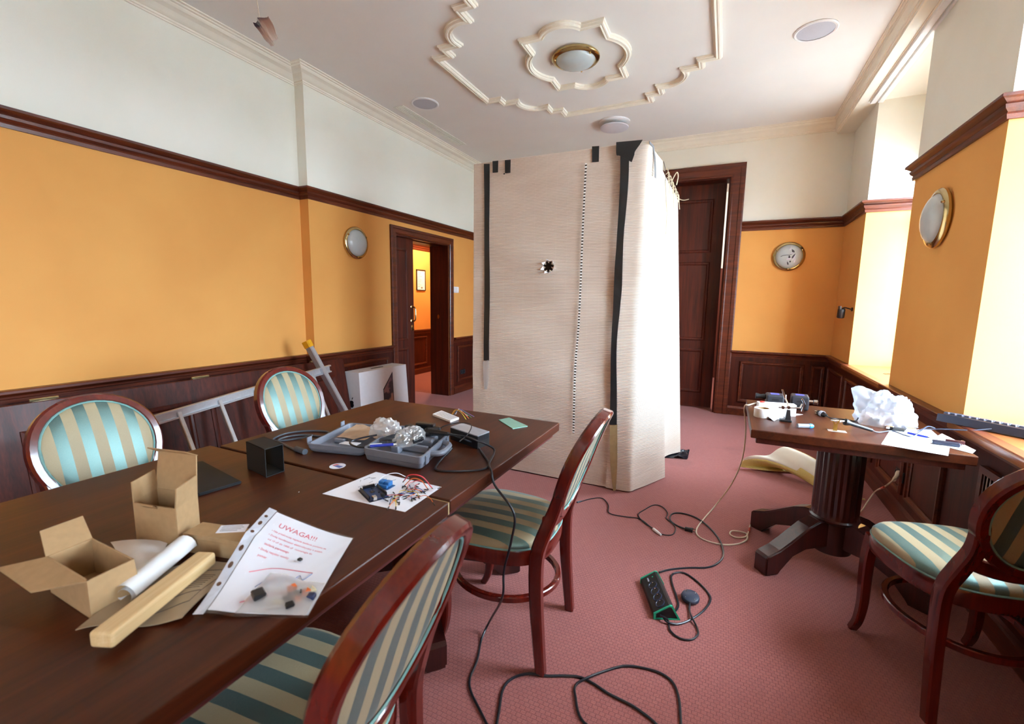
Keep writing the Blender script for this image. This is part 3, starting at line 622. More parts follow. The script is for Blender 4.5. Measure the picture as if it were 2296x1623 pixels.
# ---- chairs
def make_chair(label):
    T = thing('medallion_chair', label, 'chair', (0, 0, 0), 0, 'striped medallion-back chairs')
    B = Vector((0, -.236, .545)); D = Vector((0, -.142, .44)).normalized(); Nf = Vector((0, D.z, -D.y)); X = Vector((1, 0, 0))
    def oval(t_, rx, rz): return B+D*(.222+rz*sin(t_)+.0)-Nf*(.05*(rz*sin(t_)/.22)*abs(rz*sin(t_)/.22)*(sin(t_) > 0)*.5)+X*(rx*cos(t_)*(1+.09*sin(t_)))
    n = 48; rings = []
    prof = [(-.015, -.016), (-.010, -.022), (.010, -.023), (.017, -.016), (.018, .014), (.010, .022), (-.010, .021), (-.015, .014)]
    for k in range(n+1):
        a = 2*pi*k/n; c = oval(a, .188, .206); rad = (oval(a, .198, .216)-c).normalized(); rings.append([c+rad*p+Nf*q for p, q in prof])
    obj('back_frame', MB().loft(rings, True, False, True), 'chairwood', T, False)
    def pad(sgn, bulge):
        R = []
        for s, o in ((1.0, .0), (.985, .35), (.93, .7), (.8, .88), (.6, .96), (.35, 1), (.08, 1.0)):
            R.append([oval(2*pi*k/n, .175*s, .193*s)+Nf*(sgn*(.006+bulge*o)) for k in range(n)])
        return R
    mb = MB().loft(pad(1, .018), True, True, True); mb.loft(pad(-1, .010), True, True, True); obj('back_pad', mb, 'stripe', T, False)
    tealp = plain('teal_piping', '6f9a94', .6)
    mb = MB()
    for sg in (1, -1): mb.tube([oval(2*pi*k/n, .172, .190)+Nf*(sg*.0155) for k in range(n+1)], .0035, 5, False)
    obj('piping', mb, tealp, T, False)
    def plan(t_, s=1.0, grow=0):
        c, s_ = cos(t_), sin(t_); e = 2/3.0
        x = math.copysign(abs(c)**e, c)*.246*s+grow*c; y = math.copysign(abs(s_)**e, s_)*.225*s+grow*s_
        return x*(1-.17*(1-(y/.225+1)/2)), y
    def ring(s, z, g=0): return [Vector((*plan(2*pi*k/n, s, g), z)) for k in range(n)]
    obj('seat_rail', MB().loft([ring(.94, .392), ring(.985, .396), ring(1, .41), ring(1, .446), ring(.985, .455), ring(.9, .456)]), 'chairwood', T, False)
    cu = [ring(.965, .452), ring(.985, .462), ring(.98, .474), ring(.94, .486), ring(.85, .496), ring(.68, .503), ring(.42, .507), ring(.12, .508)]
    obj('seat_cushion', MB().loft(cu), 'stripe', T, False)
    mb = MB().tube([Vector((*plan(2*pi*k/n, .985), .458)) for k in range(n+1)], .004, 5, False); obj('piping', mb, tealp, T, False)
    obj('back_rail', MB().tube(smooth([(-.15, -.228, .565), (-.08, -.232, .545), (0, -.233, .538), (.08, -.232, .545), (.15, -.228, .565)], 4), .02, sq=(.018, .02), up=(0, 0, 1)), 'chairwood', T, False)
    for sx in (-1, 1):
        p = smooth([(sx*.19, -.235, 0), (sx*.188, -.22, .15), (sx*.186, -.208, .30), (sx*.184, -.208, .45), (sx*.170, -.232, .54), (sx*.158, -.260, .62), (sx*.170, -.286, .70), (sx*.178, -.298, .735)], 4)
        k = len(p)-1; sq = [(.017+.004*min(1, i/k*1.8)*(1 if i < k*.7 else (k-i)/(k*.3)), .018+.006*sin(pi*min(1, i/k*1.1))-.007*max(0, i/k-.8)/.2) for i in range(k+1)]
        obj('rear_leg', MB().tube(p, .02, sq=sq, up=(0, 1, 0)), 'chairwood', T, False)
        p = smooth([(sx*.194, .152, .44), (sx*.199, .164, .36), (sx*.199, .167, .25), (sx*.199, .162, .15), (sx*.202, .172, .06), (sx*.206, .198, 0)], 4)
        k = len(p)-1; sq = [(.022-.008*i/k, .024-.010*i/k) for i in range(k+1)]
        obj('front_leg', MB().tube(p, .02, sq=sq, up=(0, 1, 0)), 'chairwood', T, False)
    mb = MB().tube([Vector((.192*cos(2*pi*k/n), .215*sin(2*pi*k/n)-.01, .245)) for k in range(n+1)], .012, sq=(.011, .012), caps=False); obj('ring_stretcher', mb, 'chairwood', T, False)
    return T
def TM(x, y, deg): return Matrix.Translation((x, y, 0)) @ Matrix.Rotation(radians(deg), 4, 'Z')
chA = make_chair('striped medallion-back chair tucked in across the table behind the cartons'); chA.matrix_world = TM(-1.85, .845, -90)
dup(chA, TM(-1.85, 1.705, -90), 'striped medallion-back chair tucked in between ladder and tool-case table')
dup(chA, TM(-.76, 1.572, 92), 'striped medallion-back chair with a black cable hanging over its seat')
dup(chA, TM(-.80, .56, 95), 'striped medallion-back chair drawn up beside the transparent document sleeve')
dup(chA, TM(.825, 2.05, 14), 'striped medallion-back chair in shade at the soldering table')

# ---- loose door leaf leaning on the left wall
Ld = thing('loose_door', 'dark wooden door leaf lying on its side against the wall', 'door', (-3.3, 2.2, 0))
b0 = Vector((-3.29, .85, 0)); Lm = basis(b0, (0, 1, 0), Vector((-.13, 0, .76)))   # local x along wall, y up the leaf, z out
if (Lm @ Vector((0, 0, 1)) - b0).x < 0: Lm = Lm @ Matrix.Diagonal((1, 1, -1, 1))
obj('leaf', MB().rbox((0, 0, -.02), (2.44, .77, .02), .006).xf(Lm), 'doorwood', Ld)
for a, b in ((.14, 1.0), (1.12, 2.3)):
    obj('leaf_panel', MB().frame((a, .14, .02), (1, 0, 0), (0, 1, 0), b-a, .48, [(0, 0), (0, .008), (.012, .014), (.026, .012), (.036, .003), (.036, 0)], (0, 0, 1)).xf(Lm), 'doorwood', Ld)
for x in (.26, 1.09, 2.11):
    h = MB().rbox((x-.05, .764, -.012), (x+.05, .776, .016), .003); h.tube([(x-.06, .778, .018), (x+.06, .778, .018)], .008, 8); obj('hinge', h.xf(Lm), plain('pale_brass', 'b8ad86', .35, 1), Ld)

# ---- ladder lying on its side in front of it
Ad = thing('ladder', 'aluminium ladder lying on its side behind the striped chairs', 'ladder', (-2.95, 2.2, 0))
def rail(p, q, w=.005, h=.03):
    o_ = (q-p).normalized().cross(Vector((1, 0, 0))).normalized(); mb = MB().tube([p, q], .02, sq=(h, w), up=(1, 0, 0), smooth=False)
    for s_ in (-1, 1): mb.tube([p+o_*(s_*.027)+Vector((.012, 0, 0)), q+o_*(s_*.027)+Vector((.012, 0, 0))], .01, sq=(.006, .014), up=(1, 0, 0), smooth=False)
    return mb
ta, tb_ = Vector((-3.2, 1.05, .525)), Vector((-3.2, 2.93, .722)); ba, bb = Vector((-2.92, 1.05, .03)), Vector((-2.86, 2.93, .03))
dn = Vector((.5, 0, -1)).normalized()
for a, b in ((ta, tb_), (ba, bb)):
    obj('side_rail', rail(a, b), 'alu', Ad)
for i in range(7):
    f = (1.14+i*.266-1.05)/1.88; a = ta.lerp(tb_, f); b = ba.lerp(bb, f)
    rg = obj('rung', MB().tube([a, b], .014, sq=(.017, .013), up=(0, 1, 0), smooth=False), 'alu', Ad)
cb0, cb1 = at(688, 768, x=-3.28), Vector((-2.95, 3.05, .02))
obj('stabiliser_bar', MB().tube([cb0, cb1], .02, sq=(.034, .02), up=(0, 1, 0), smooth=False), 'alu', Ad)
dd = (cb0-cb1).normalized()
obj('yellow_cap', MB().tube([cb0-dd*.045, cb0+dd*.015], .02, sq=(.039, .025), up=(0, 1, 0), smooth=False), plain('yellow_plastic', 'd99a14', .45), Ad)

# ---- computer carton
Bx = thing('computer_carton', 'white computer carton with a screen printed on its front', 'carton', (-3.3, 3.68, 0))
y0, y1, ht = 3.315, 4.04, .622
fb = [Vector((-3.19, y0-.01, 0)), Vector((-3.19, y1+.01, 0)), Vector((-3.43, y1+.01, 0)), Vector((-3.43, y0-.01, 0))]
ft = [Vector((-3.225, y0, ht)), Vector((-3.225, y1, ht)), Vector((-3.42, y1, ht)), Vector((-3.42, y0, ht))]
obj('carton_body', MB().quadbox(fb, ft), plain('white_carton', 'd9d8dc', .6, var=.02), Bx)
Fm = basis(fb[0]+Vector((.0012, 0, 0)), (0, 1, 0), ft[0]-fb[0])        # front print plane: x along y, y up
def fprint(poly, name, mat, M1=Fm): return obj(name, MB().prism(poly, 0, .0006, M1), mat, Bx)
t = NT('mountain_print'); v = t.coord((4, 4, 4)); nz = t.n('TexNoise'); nz.inputs['Detail'].default_value = 4; nz.inputs['Scale'].default_value = 2; t.l(v, nz.inputs['Vector'])
sp = t.n('SeparateXYZ'); t.l(t.coord(), sp.inputs[0])
sky = t.ramp(t.math('MULTIPLY', sp.outputs[2], 1.6), [(.2, lin('c08a64')), (.6, lin('a07878')), (.95, lin('5a4668'))])
M['mountain'] = t.set(.5, color=t.mix(t.ramp(nz.outputs[0], [(.5, (0, 0, 0)), (.56, (1, 1, 1))]), sky, lin('3d3540')))
fprint([(.34, .12), (.497, .05), (.50, .572), (.34, .405)], 'screen_bezel', 'black')
obj('screen_picture', MB().prism([(.347, .12), (.487, .06), (.490, .548), (.347, .395)], .0006, .0010, Fm), 'mountain', Bx)
obj('handle_slot', MB().prism([(-.10, -.012), (.07, -.02), (.10, .006), (.06, .022), (-.08, .02)], 0, .0012, basis((-3.32, 3.68, ht), (0, 1, 0), (-1, 0, 0))), 'black', Bx)
obj('carton_text', textmesh('iMac', .035, basis((-3.26, 3.36, ht+.0003), (0, 1, 0), (-1, 0, 0))), plain('grey_ink', '8a8a8c', .6), Bx)
Sm = basis(fb[3]+Vector((0, -.0012, 0)), (1, 0, 0), ft[3]-fb[3])          # end panel towards the camera
ap = []
for k in range(40):        # round fruit outline with two lobes and a bite
    a = 2*pi*k/40; r = 1+.10*math.cos(2*a+pi)-.10*math.exp(-((a-pi/2)/.25)**2)-.07*math.exp(-((a-1.5*pi)/.22)**2)
    x, y = r*cos(a)*.95, r*sin(a)*1.02
    d = sqrt((x-1.12)**2+(y-.18)**2)
    if d < .45: x = 1.12-.45*(1.12-x)/max(d, 1e-3); y = .18+.45*(y-.18)/max(d, 1e-3)
    ap.append((.105+x*.034, .30+y*.034))
lg = MB().prism(ap, 0, .0008, Sm); lg.prism([(.106+.030*u, .343+.03*w) for u, w in ((0, 0), (.1, .5), (.45, .95), (.6, 1.0), (.55, .55), (.3, .15))], 0, .0008, Sm)
obj('fruit_emblem', lg, 'black', Bx)

# ---- lamps on walls and ceiling
def disc_lamp(name, label, M1, r=.162, cat='wall lamp', group='round brass-rimmed lamps'):
    T = thing(name, label, cat, M1.translation, 0, group, rot=M1.to_3x3().to_4x4())
    obj('brass_rim', MB().lathe([(.0, .0), (r*.93, .0), (r, .012), (r, .024), (r*.95, .034), (r*.84, .038), (r*.80, .030), (r*.80, .02), (0, .02)], 48), 'brass', T, False)
    obj('glass_dome', MB().lathe([(r*.815, .026), (r*.80, .040), (r*.70, .058), (r*.5, .073), (r*.25, .081), (.001, .083)], 48), 'frost', T, False)
    for k in range(3):
        a = radians(30+120*k); m_ = Matrix.Translation((r*.86*cos(a), r*.86*sin(a), .035)); obj('clip_screw', MB().lathe([(.009, 0), (.009, .008), (.006, .014), (.001, .015)], 10, m_), 'brass', T, False)
    return T
RX = lambda p: Matrix.Translation(p)
disc_lamp('wall_lamp', 'round frosted wall lamp left of the sliding door', basis((XB, 3.575, 1.91), (0, 1, 0), (0, 0, 1)))
L2 = disc_lamp('wall_lamp', 'round frosted wall lamp with an orchid sketch on the glass', basis((.602, YB, 1.893), (1, 0, 0), (0, 0, 1)))
disc_lamp('wall_lamp', 'round frosted wall lamp on the window pier', basis((XR, 3.53, 1.865), (0, -1, 0), (0, 0, 1)), .17)
disc_lamp('ceiling_lamp', 'round frosted ceiling lamp inside the stucco rosette', basis((RC.x, RC.y, ZC), (1, 0, 0), (0, -1, 0)), .19, 'ceiling lamp')
# orchid drawn on the back-wall lamp glass (dark petals and stem)
om = ROOTM[L2.name]; pm = plain('dark_ink', '3a3440', .5)
def on_dome(x, y, k=0): 
    r = sqrt(x*x+y*y); T_ = [(0, .083), (.0405, .081), (.081, .073), (.1134, .058), (.1296, .04)]; z = .04
    for (r0_, z0_), (r1_, z1_) in zip(T_, T_[1:]):
        if r0_ <= r <= r1_: z = z0_+(z1_-z0_)*(r-r0_)/(r1_-r0_)
    return Vector((x, y, z+.003+k))
tb = MB(); tb.tube([on_dome(x, y) for x, y in ((-.085, -.005), (-.06, .008), (-.03, .012), (0, .012), (.018, .018), (.03, .03))], .0022, 5)
obj('stem', tb, pm, L2, False)
for cx_, cy_, a, L, w in ((.005, .085, 75, .05, .012), (.03, .055, 120, .045, .022), (.025, .032, 40, .04, .014), (.0, -.012, 100, .04, .02), (-.005, -.03, 200, .05, .024), (.045, -.02, 70, .07, .012), (.012, -.06, 90, .02, .016), (-.01, -.078, 110, .04, .012), (.055, -.05, 80, .05, .01), (.04, .0, 60, .06, .016)):
    a = radians(a); u = Vector((cos(a), sin(a))); v2 = Vector((-u.y, u.x)); pts = []
    for k in range(10):
        b = 2*pi*k/10; q = Vector((cx_, cy_))+u*(L/2*cos(b))+v2*(w/2*sin(b)*(1-.5*cos(b))); pts.append(on_dome(q.x, q.y, .001))
    mbp = MB(); c = sum(pts, Vector())/10; mbp.add(pts+[c+Vector((0, 0, .003))], [(k, (k+1) % 10, 10) for k in range(10)]); obj('petal', mbp, pm if (cx_*1000) % 2 < 1 else plain('pale_petal', 'c9c6d4', .5), L2, False)
def speaker(p, label):
    T = thing('ceiling_speaker', label, 'speaker', (p[0], p[1], ZC), 0, 'ceiling speakers'); m_ = basis((p[0], p[1], ZC), (1, 0, 0), (0, -1, 0)); ROOTM[T.name] = T.matrix_world = m_
    obj('bezel', MB().lathe([(.118, 0), (.136, 0), (.138, .006), (.13, .012), (.118, .010)], 40, cap=False), 'white', T, False)
    obj('grille', MB().lathe([(.001, .011), (.06, .010), (.118, .007), (.118, 0), (.001, 0)], 40), plain('grey_grille', 'b9bbc4', .6, var=.1, scale=400), T, False)
p = at(953, 234, z=ZC-.01); speaker(p, 'flush round ceiling speaker beside the slot diffuser')
p = at(1829, 71, z=ZC-.01); speaker(p, 'flush round ceiling speaker towards the windows')
p = at(1378, 274, z=ZC); T = thing('air_valve', 'round white ceiling air valve hanging above the booth', 'vent', (p.x, p.y, ZC)); ROOTM[T.name] = T.matrix_world = basis((p.x, p.y, ZC), (1, 0, 0), (0, -1, 0))
obj('flange', MB().lathe([(.001, 0), (.165, 0), (.165, .006), (.15, .012), (.12, .014), (.001, .014)], 40), 'white', T, False)
obj('neck', MB().lathe([(.03, .014), (.03, .05), (.001, .05)], 16), 'black', T, False)
obj('valve_disc', MB().lathe([(.001, .075), (.12, .073), (.15, .064), (.153, .056), (.145, .048), (.001, .045)], 40), plain('valve_disc', 'c9c6cc', .5, var=.02), T, False)
a0, a1, a2, a3 = [at(x, y, z=ZC) for x, y in ((885, 241), (905, 237), (1042, 326), (1028, 326))]
T = thing('slot_diffuser', 'long white slot air diffuser along the left cornice', 'vent', (a0.x, a0.y, ZC)); xm = -3.155
obj('diffuser_frame', MB().box((-3.215, 3.9, ZC-.006), (-3.195, 5.14, ZC)).box((-3.115, 3.9, ZC-.006), (-3.095, 5.14, ZC)).box((-3.195, 3.9, ZC-.006), (-3.115, 3.915, ZC)).box((-3.195, 5.125, ZC-.006), (-3.115, 5.14, ZC)), plain('offwhite_metal', 'dcdcd0', .5, var=.02), T)
for i in range(3): obj('slat', MB().box((-3.188+i*.026, 3.915, ZC-.005), (-3.173+i*.026, 5.125, ZC)), plain('offwhite_metal', 'dcdcd0'), T)
# hanging foil ornament at the top left
Hn = thing('hanging_wrapper', 'twisted foil wrapper ornament hanging from the ceiling', 'ornament', (-2.5, 1.9, 2.78))
t = NT('printed_foil'); sp = t.n('SeparateXYZ'); t.l(t.pos(), sp.inputs[0])
M['foil'] = t.set(.25, .3, .5, 0, t.ramp(t.math('MULTIPLY', t.math('ADD', sp.outputs[2], -2.74), 3.2), [(.0, lin('e6e6ea')), (.2, lin('cdb8ac')), (.38, lin('b08a80')), (.45, lin('3c3148')), (.8, lin('2a1c22'))], 'LINEAR'))
q = [at(566, 50, y=1.9), at(606, 104, y=1.9), at(620, 82, y=1.86), at(600, 34, y=1.84)]
obj('foil', MB().grid(crumple(lambda u, v: q[0].lerp(q[1], u).lerp(q[3].lerp(q[2], u), v)+Vector((0, .012*sin(v*9), 0)), .007, 18), 16, 8, .002, False), 'foil', Hn)
top = (q[0]+q[3])/2
obj('thread', MB().tube([top, Vector((top.x-.06, top.y, ZC))], .0015, 5), 'string', Hn)

# ---- small wall fittings
T = thing('light_switch', 'white double light switch right of the sliding door', 'switch', (XB, 5.48, 1.49))
obj('plate', MB().rbox((XB, 5.415, 1.45), (XB+.008, 5.555, 1.535), .004), 'white', T)
for y in (5.45, 5.52): obj('rocker', MB().rbox((XB+.008, y-.03, 1.462), (XB+.013, y+.03, 1.523), .003), 'white', T)
def outlet(label, o, u, n, cnt=2):
    o = Vector(o); u = Vector(u); n = Vector(n); T = thing('wall_socket', label, 'socket', o, 0, 'black wall sockets')
    for i in range(cnt):
        c = o+u*(i*.072); m_ = basis(c, u, n.cross(u)); m_ = m_ if (m_ @ Vector((0, 0, 1))-c).dot(n) > 0 else basis(c, -u, n.cross(u))
        pl = obj('socket_plate', MB().rbox((-.034, -.036, 0), (.034, .036, .01), .006).xf(m_), 'black', T)
        obj('socket_cup', MB().lathe([(.022, .0105), (.026, .0105), (.026, .014), (.022, .014), (.02, .0105)], 20, m_, cap=False), plain('dark_grey', '33373f', .4), pl)
p = at(1036, 834, x=XB+.03); outlet('black double socket on the wainscot by the sliding door', (XB+.0125, p.y, p.z), (0, 1, 0), (1, 0, 0))
p = at(2012, 1060, x=XR-.02); outlet('black socket on the wainscot under the windows with a cream plug', (XR-.0125, p.y, p.z), (0, -1, 0), (-1, 0, 0))
p = at(1886, 700, x=XR-.08); T = thing('wall_camera', 'small black cylinder on a wall bracket by the far niche', 'camera', (XR, p.y, p.z))
obj('camera_body', MB().lathe([(.001, -.045), (.028, -.045), (.032, -.04), (.032, .035), (.028, .045), (.001, .045)], 20, Matrix.Translation((p.x, p.y, p.z-.01)) @ Matrix.Rotation(.2, 4, 'X')), 'black', T)
obj('bracket', MB().tube(smooth([(p.x, p.y, p.z+.03), (p.x+.02, p.y-.02, p.z+.045), (XR-.01, p.y-.04, p.z+.03)], 4), .006, 6).lathe([(.001, 0), (.018, 0), (.018, .01), (.001, .01)], 12, Matrix.Translation((XR, p.y-.04, p.z+.03)) @ Matrix.Rotation(-pi/2, 4, 'Y')).rbox((p.x-.025, p.y-.03, p.z+.02), (p.x-.005, p.y+.03, p.z+.06), .004), 'black', T)
# ================================================================= things on the long table
TZ = .7503
def TP(x, y, z=TZ): return at(x, y, z=z)
def poly_slab(px, z0, z1, name, mat, parent=None):
    P_ = [at(x, y, z=z0) for x, y in px]; return MB().prism([(p.x, p.y) for p in P_], z0, z1)
def wallquad(a, b, z0, z1, th=.003, inn=None):
    """upright cardboard wall between plan points a and b, thickness towards inn"""
    a = Vector((a.x, a.y, 0)); b = Vector((b.x, b.y, 0)); n = Vector((-(b-a).y, (b-a).x, 0)).normalized()
    if inn is not None and n.dot(Vector((inn.x, inn.y, 0))-a) < 0: n = -n
    Z0 = Vector((0, 0, z0)); Z1 = Vector((0, 0, z1)); q = [a, b, b+n*th, a+n*th]
    return [p+Z0 for p in q], [p+Z1 for p in q]
def flap(a, b, d, th=.003):
    """flap hinged on a-b reaching out by vector d"""
    n = (b-a).cross(d).normalized()*th; q = [a, b, b+d-(b-a)*.03, a+d+(b-a)*.03]
    return MB().quadbox(q, [p+n for p in q])
def carton(label, N, Rr, L, z0, z1):
    F_ = Rr+L-N; c = (N+F_)/2; T = thing('cardboard_carton', label, 'carton', (c.x, c.y, z0), 0, 'small cardboard cartons'); mb = MB()
    for a, b in ((N, Rr), (Rr, F_), (F_, L), (L, N)): mb.quadbox(*wallquad(a, b, z0, z1, .003, c))
    mb.prism([(p.x, p.y) for p in (N, Rr, F_, L)], z0, z0+.002); obj('carton_wall', mb, 'card', T); return T, F_
def up(p, z): return Vector((p.x, p.y, z))
# wide open carton
zt = .828; N, Rr, L = at(195, 1303, z=zt), at(301, 1253, z=zt), at(103, 1248, z=zt)
T, F_ = carton('low wide cardboard carton with its flaps folded out', N, Rr, L, TZ, zt)
obj('flap', flap(up(L, zt), up(N, zt), (at(30, 1300, z=zt-.02)-at(150, 1275, z=zt))), 'card', T)
obj('flap', flap(up(F_, zt), up(L, zt), Vector((-.035, .01, .035))+(L-N).normalized()*.02), 'card', T)
obj('flap', flap(up(Rr, zt), up(F_, zt), Vector((.004, .004, -.05))), 'card', T)
# tall open carton
N, L, Rr = TP(403, 1232), TP(307, 1215), TP(450, 1190); zt = .852
T, F_ = carton('tall open cardboard carton with raised lid', N, Rr, L, TZ, zt)
obj('flap', flap(up(L, zt), up(F_, zt), Vector((-.004, 0, .05))), 'card', T); obj('flap', flap(up(Rr, zt), up(N, zt), Vector((.006, .0, .05))), 'card', T)
lid = obj('lid', flap(up(F_, zt), up(Rr, zt), Vector((-.02, .02, .092))), 'card', T)
a, b = up(F_, zt)+Vector((-.02, .02, .092)), up(Rr, zt)+Vector((-.02, .02, .092))
obj('tuck_flap', flap(a, b, Vector((-.028, -.012, .008))), 'card', lid)
m0 = L.lerp(N, .28); m1 = L.lerp(N, .58); obj('front_tab', flap(up(m0, zt-.004), up(m1, zt-.004), Vector((.008, -.012, .012))), 'card', T)
# closed carton with a label
FL, FR = TP(413, 1236), TP(543, 1257); BL = at(455, 1170, z=.796); dep = Vector((BL.x-FL.x, BL.y-FL.y, 0)); zt = .796
T = thing('cardboard_carton', 'small closed cardboard carton with a white address label', 'carton', FL, 0, 'small cardboard cartons')
obj('carton_body', MB().quadbox([FL, FR, FR+dep, FL+dep], [up(p, zt) for p in (FL, FR, FR+dep, FL+dep)]), 'card', T)
obj('lid_seam', MB().quadbox([up(FL, .785)-dep.normalized()*.0008, up(FR, .785)-dep.normalized()*.0008, up(FR, .785), up(FL, .785)], [up(p, .786) for p in (FL-dep.normalized()*.0008, FR-dep.normalized()*.0008, FR, FL)]), 'card', T)
lq = [at(x, y, z=zt+.0004) for x, y in ((483, 1195), (549, 1192), (559, 1175), (496, 1178))]
lb = obj('label', MB().prism([(p.x, p.y) for p in lq], zt+.0002, zt+.0006), 'paper', T)
tb = MB()
for i in range(4):
    a = lq[0].lerp(lq[3], .2+.2*i); b = lq[1].lerp(lq[2], .2+.2*i); s = a.lerp(b, .1); e = a.lerp(b, random.uniform(.5, .92)); w = (lq[3]-lq[0])*.05
    tb.quadbox([s+Vector((0, 0, .0004)), e+Vector((0, 0, .0004)), e+w+Vector((0, 0, .0004)), s+w+Vector((0, 0, .0004))], [p+Vector((0, 0, .0006)) for p in (s, e, e+w, s+w)])
obj('printed_lines', tb, plain('grey_print', '7c7f86'), lb)
# bubble wrap and brown envelope
bw = plain('white_foam_wrap', 'e2e6e8', .5, var=.04)
q = [TP(248, 1222), TP(375, 1226), TP(345, 1290), TP(300, 1300)]
T = thing('foam_wrap', 'white foam wrapping sheet curled beside the wide carton', 'wrapping', q[2])
obj('sheet', MB().grid(crumple(lambda u, v: q[0].lerp(q[1], u).lerp(q[3].lerp(q[2], u), v)+Vector((0, 0, .006+.01*sin(u*3))), .004, 14), 14, 10, .0025), bw, T)
r0, r1 = at(330, 1292, z=.772), at(408, 1228, z=.776)
sp_ = MB(); ax = (r1-r0).normalized(); sd = ax.cross(Vector((0, 0, 1))); rings = []
for k in range(26):
    a = k*.42; r = .025-.0006*k; rings.append([r0-ax*.06+sd*(r*cos(a))+Vector((0, 0, r*sin(a))), r1+ax*.01+sd*(r*1.1*cos(a))+Vector((0, 0, r*1.1*sin(a)))])
sp_.loft([[p[0] for p in rings], [p[1] for p in rings]], False, False); obj('curl', sp_, bw, T)
q = [TP(168, 1420, .752), TP(408, 1396, .752), TP(545, 1258, .758), TP(375, 1275, .756)]
env = plain('brown_kraft_film', '97846a', .38, var=.1, scale=18)
T = thing('brown_envelope', 'crinkled brown envelope lying under the wooden batten', 'envelope', q[0])
fe = crumple(lambda u, v: q[0].lerp(q[1], u).lerp(q[3].lerp(q[2], u), v)+Vector((0, 0, .006+.004*sin(u*7+v*5))), .003, 16)
obj('paper', MB().grid(fe, 22, 22, .0015), env, T)
def onenv(u, v, k=.0015): return fe(u, v)+Vector((0, 0, k))
def strip(f, path, w=.0012, k=.0016):
    mb = MB(); mb.tube([f(u, v, k) for u, v in path], w, 4); return mb
ink = plain('grey_print', '7c7f86'); dk = plain('dark_print', '4d443c', .7)
mbp = MB()
for path in ([(.52, .15), (.9, .25)], [(.9, .25), (.93, .85)], [(.93, .85), (.60, .80)], [(.60, .80), (.52, .15)], [(.55, .35), (.90, .42)]): mbp.tube([onenv(path[0][0]+(path[1][0]-path[0][0])*i/8, path[0][1]+(path[1][1]-path[0][1])*i/8, .0006) for i in range(9)], .0006, 4)
for i in range(7): mbp.tube([onenv(.66+.02*j, .48+.04*i, .0006) for j in range(10)], .0005, 4)
obj('printed_form', mbp, dk, T)
obj('sticker', MB().grid(lambda u, v: onenv(.40+.16*u, .12+.34*v, .0016), 6, 6, .0004), 'paper', T)
# wooden batten
a, b, c, e = at(200, 1421, z=.79), at(246, 1428, z=.79), at(484, 1240, z=.79), at(444, 1238, z=.79)
M['pine'] = wood('pine', 'c2a06c', 'd3b585', 'e0cba2', 1, 1.3, .55, 0)
ax = ((c+e)/2-(a+b)/2); pm_ = basis((a+b)/2-Vector((0, 0, .025)), Vector((ax.y, -ax.x, 0)), ax)
T = tag(obj('wooden_batten', MB().rbox((-.021, 0, 0), (.021, ax.length, .029), .006, 3), 'pine', None, False), 'pale pine batten lying across the brown envelope', 'batten'); T.matrix_world = pm_
# document sleeve
TLp, TRp, BRp, BLp = at(604, 1140, z=.802), TP(795, 1205, .753), TP(690, 1386, .754), TP(432, 1384, .758)
def fs(u, v):
    p = TLp.lerp(TRp, u).lerp(BLp.lerp(BRp, u), v); p.z = .7535+.050*(1-u)**1.6*max(0, min(1, (1-v)/.62))**1.5+.010*math.exp(-((u-.05)/.25)**2)*max(0, min(1, (v-.3)*3))+.0015*sin(u*5+v*6); return p
T = thing('document_sleeve', 'clear punched document sleeve holding a red-lettered warning sheet', 'document', BRp)
sh = obj('warning_sheet', MB().grid(lambda u, v: fs(.1+.885*u, .015+.95*v)+Vector((0, 0, .0004)), 24, 24, .0006), 'paper', T)
def ons(M2, mb):                                   # wrap flat text (x right, y up, unit sheet) onto the sheet
    mb.v = [fs(.1+.885*p.x, .015+.95*(1-p.y))+Vector((0, 0, .0011+p.z)) for p in mb.v]; return mb
red = plain('red_ink', 'd8536a', .6)
def sheettext(txt, x, y, s, name='red_text', mat=red):
    mb = textmesh(txt, s, Matrix.Translation((x, y, 0)) @ Matrix.Diagonal((1.0, .78, 1, 1))); return obj(name, ons(None, mb), mat, sh)
sheettext('UWAGA!!!', .13, .825, .105, 'red_heading')
for i, l in enumerate(('\u2022 Nie przekraczaj napiecia zasilania pomimo ze', '\u2022 Dodaj kondensator elektrolityczny o pojem', '   od 10 uF do 1000 uF  rownolegle do', '   zasilania pierwszego', '\u2022 Dodaj rezystor miedzy', '   pomiar')): sheettext(l, .10, .755-i*.055, .036)
mb = MB()
for path in ([(.15, .33), (.4, .42), (.8, .43)], [(.25, .08), (.5, .17), (.72, .22)]): mb.tube([Vector((x, y, .0002)) for x, y in smooth([(*p, 0) for p in path], 6) and [(q_.x, q_.y) for q_ in smooth([(*p, 0) for p in path], 6)]], .0012, 4)
obj('red_line', ons(None, mb), red, sh)
mb = MB(); mb.tube(smooth([(.30, .22, .0003), (.37, .30, .0003), (.40, .24, .0003), (.44, .33, .0003), (.5, .26, .0003), (.55, .36, .0003), (.62, .30, .0003), (.68, .38, .0003), (.74, .34, .0003), (.8, .42, .0003)], 5), .0018, 4)
obj('pen_scribble', ons(None, mb), plain('blue_pen', '7f8cae', .6), sh)
obj('clear_film', MB().grid(lambda u, v: fs(u, v)+Vector((0, 0, .0022+.0012*sin(u*17+v*11))), 24, 24, 0), 'film', T)
pb = obj('punched_edge', MB().grid(lambda u, v: fs(.092*u, v)+Vector((0, 0, .0008)), 4, 24, .0005), plain('milky_edge', 'cdd2dc', .4), T)
mb = MB()
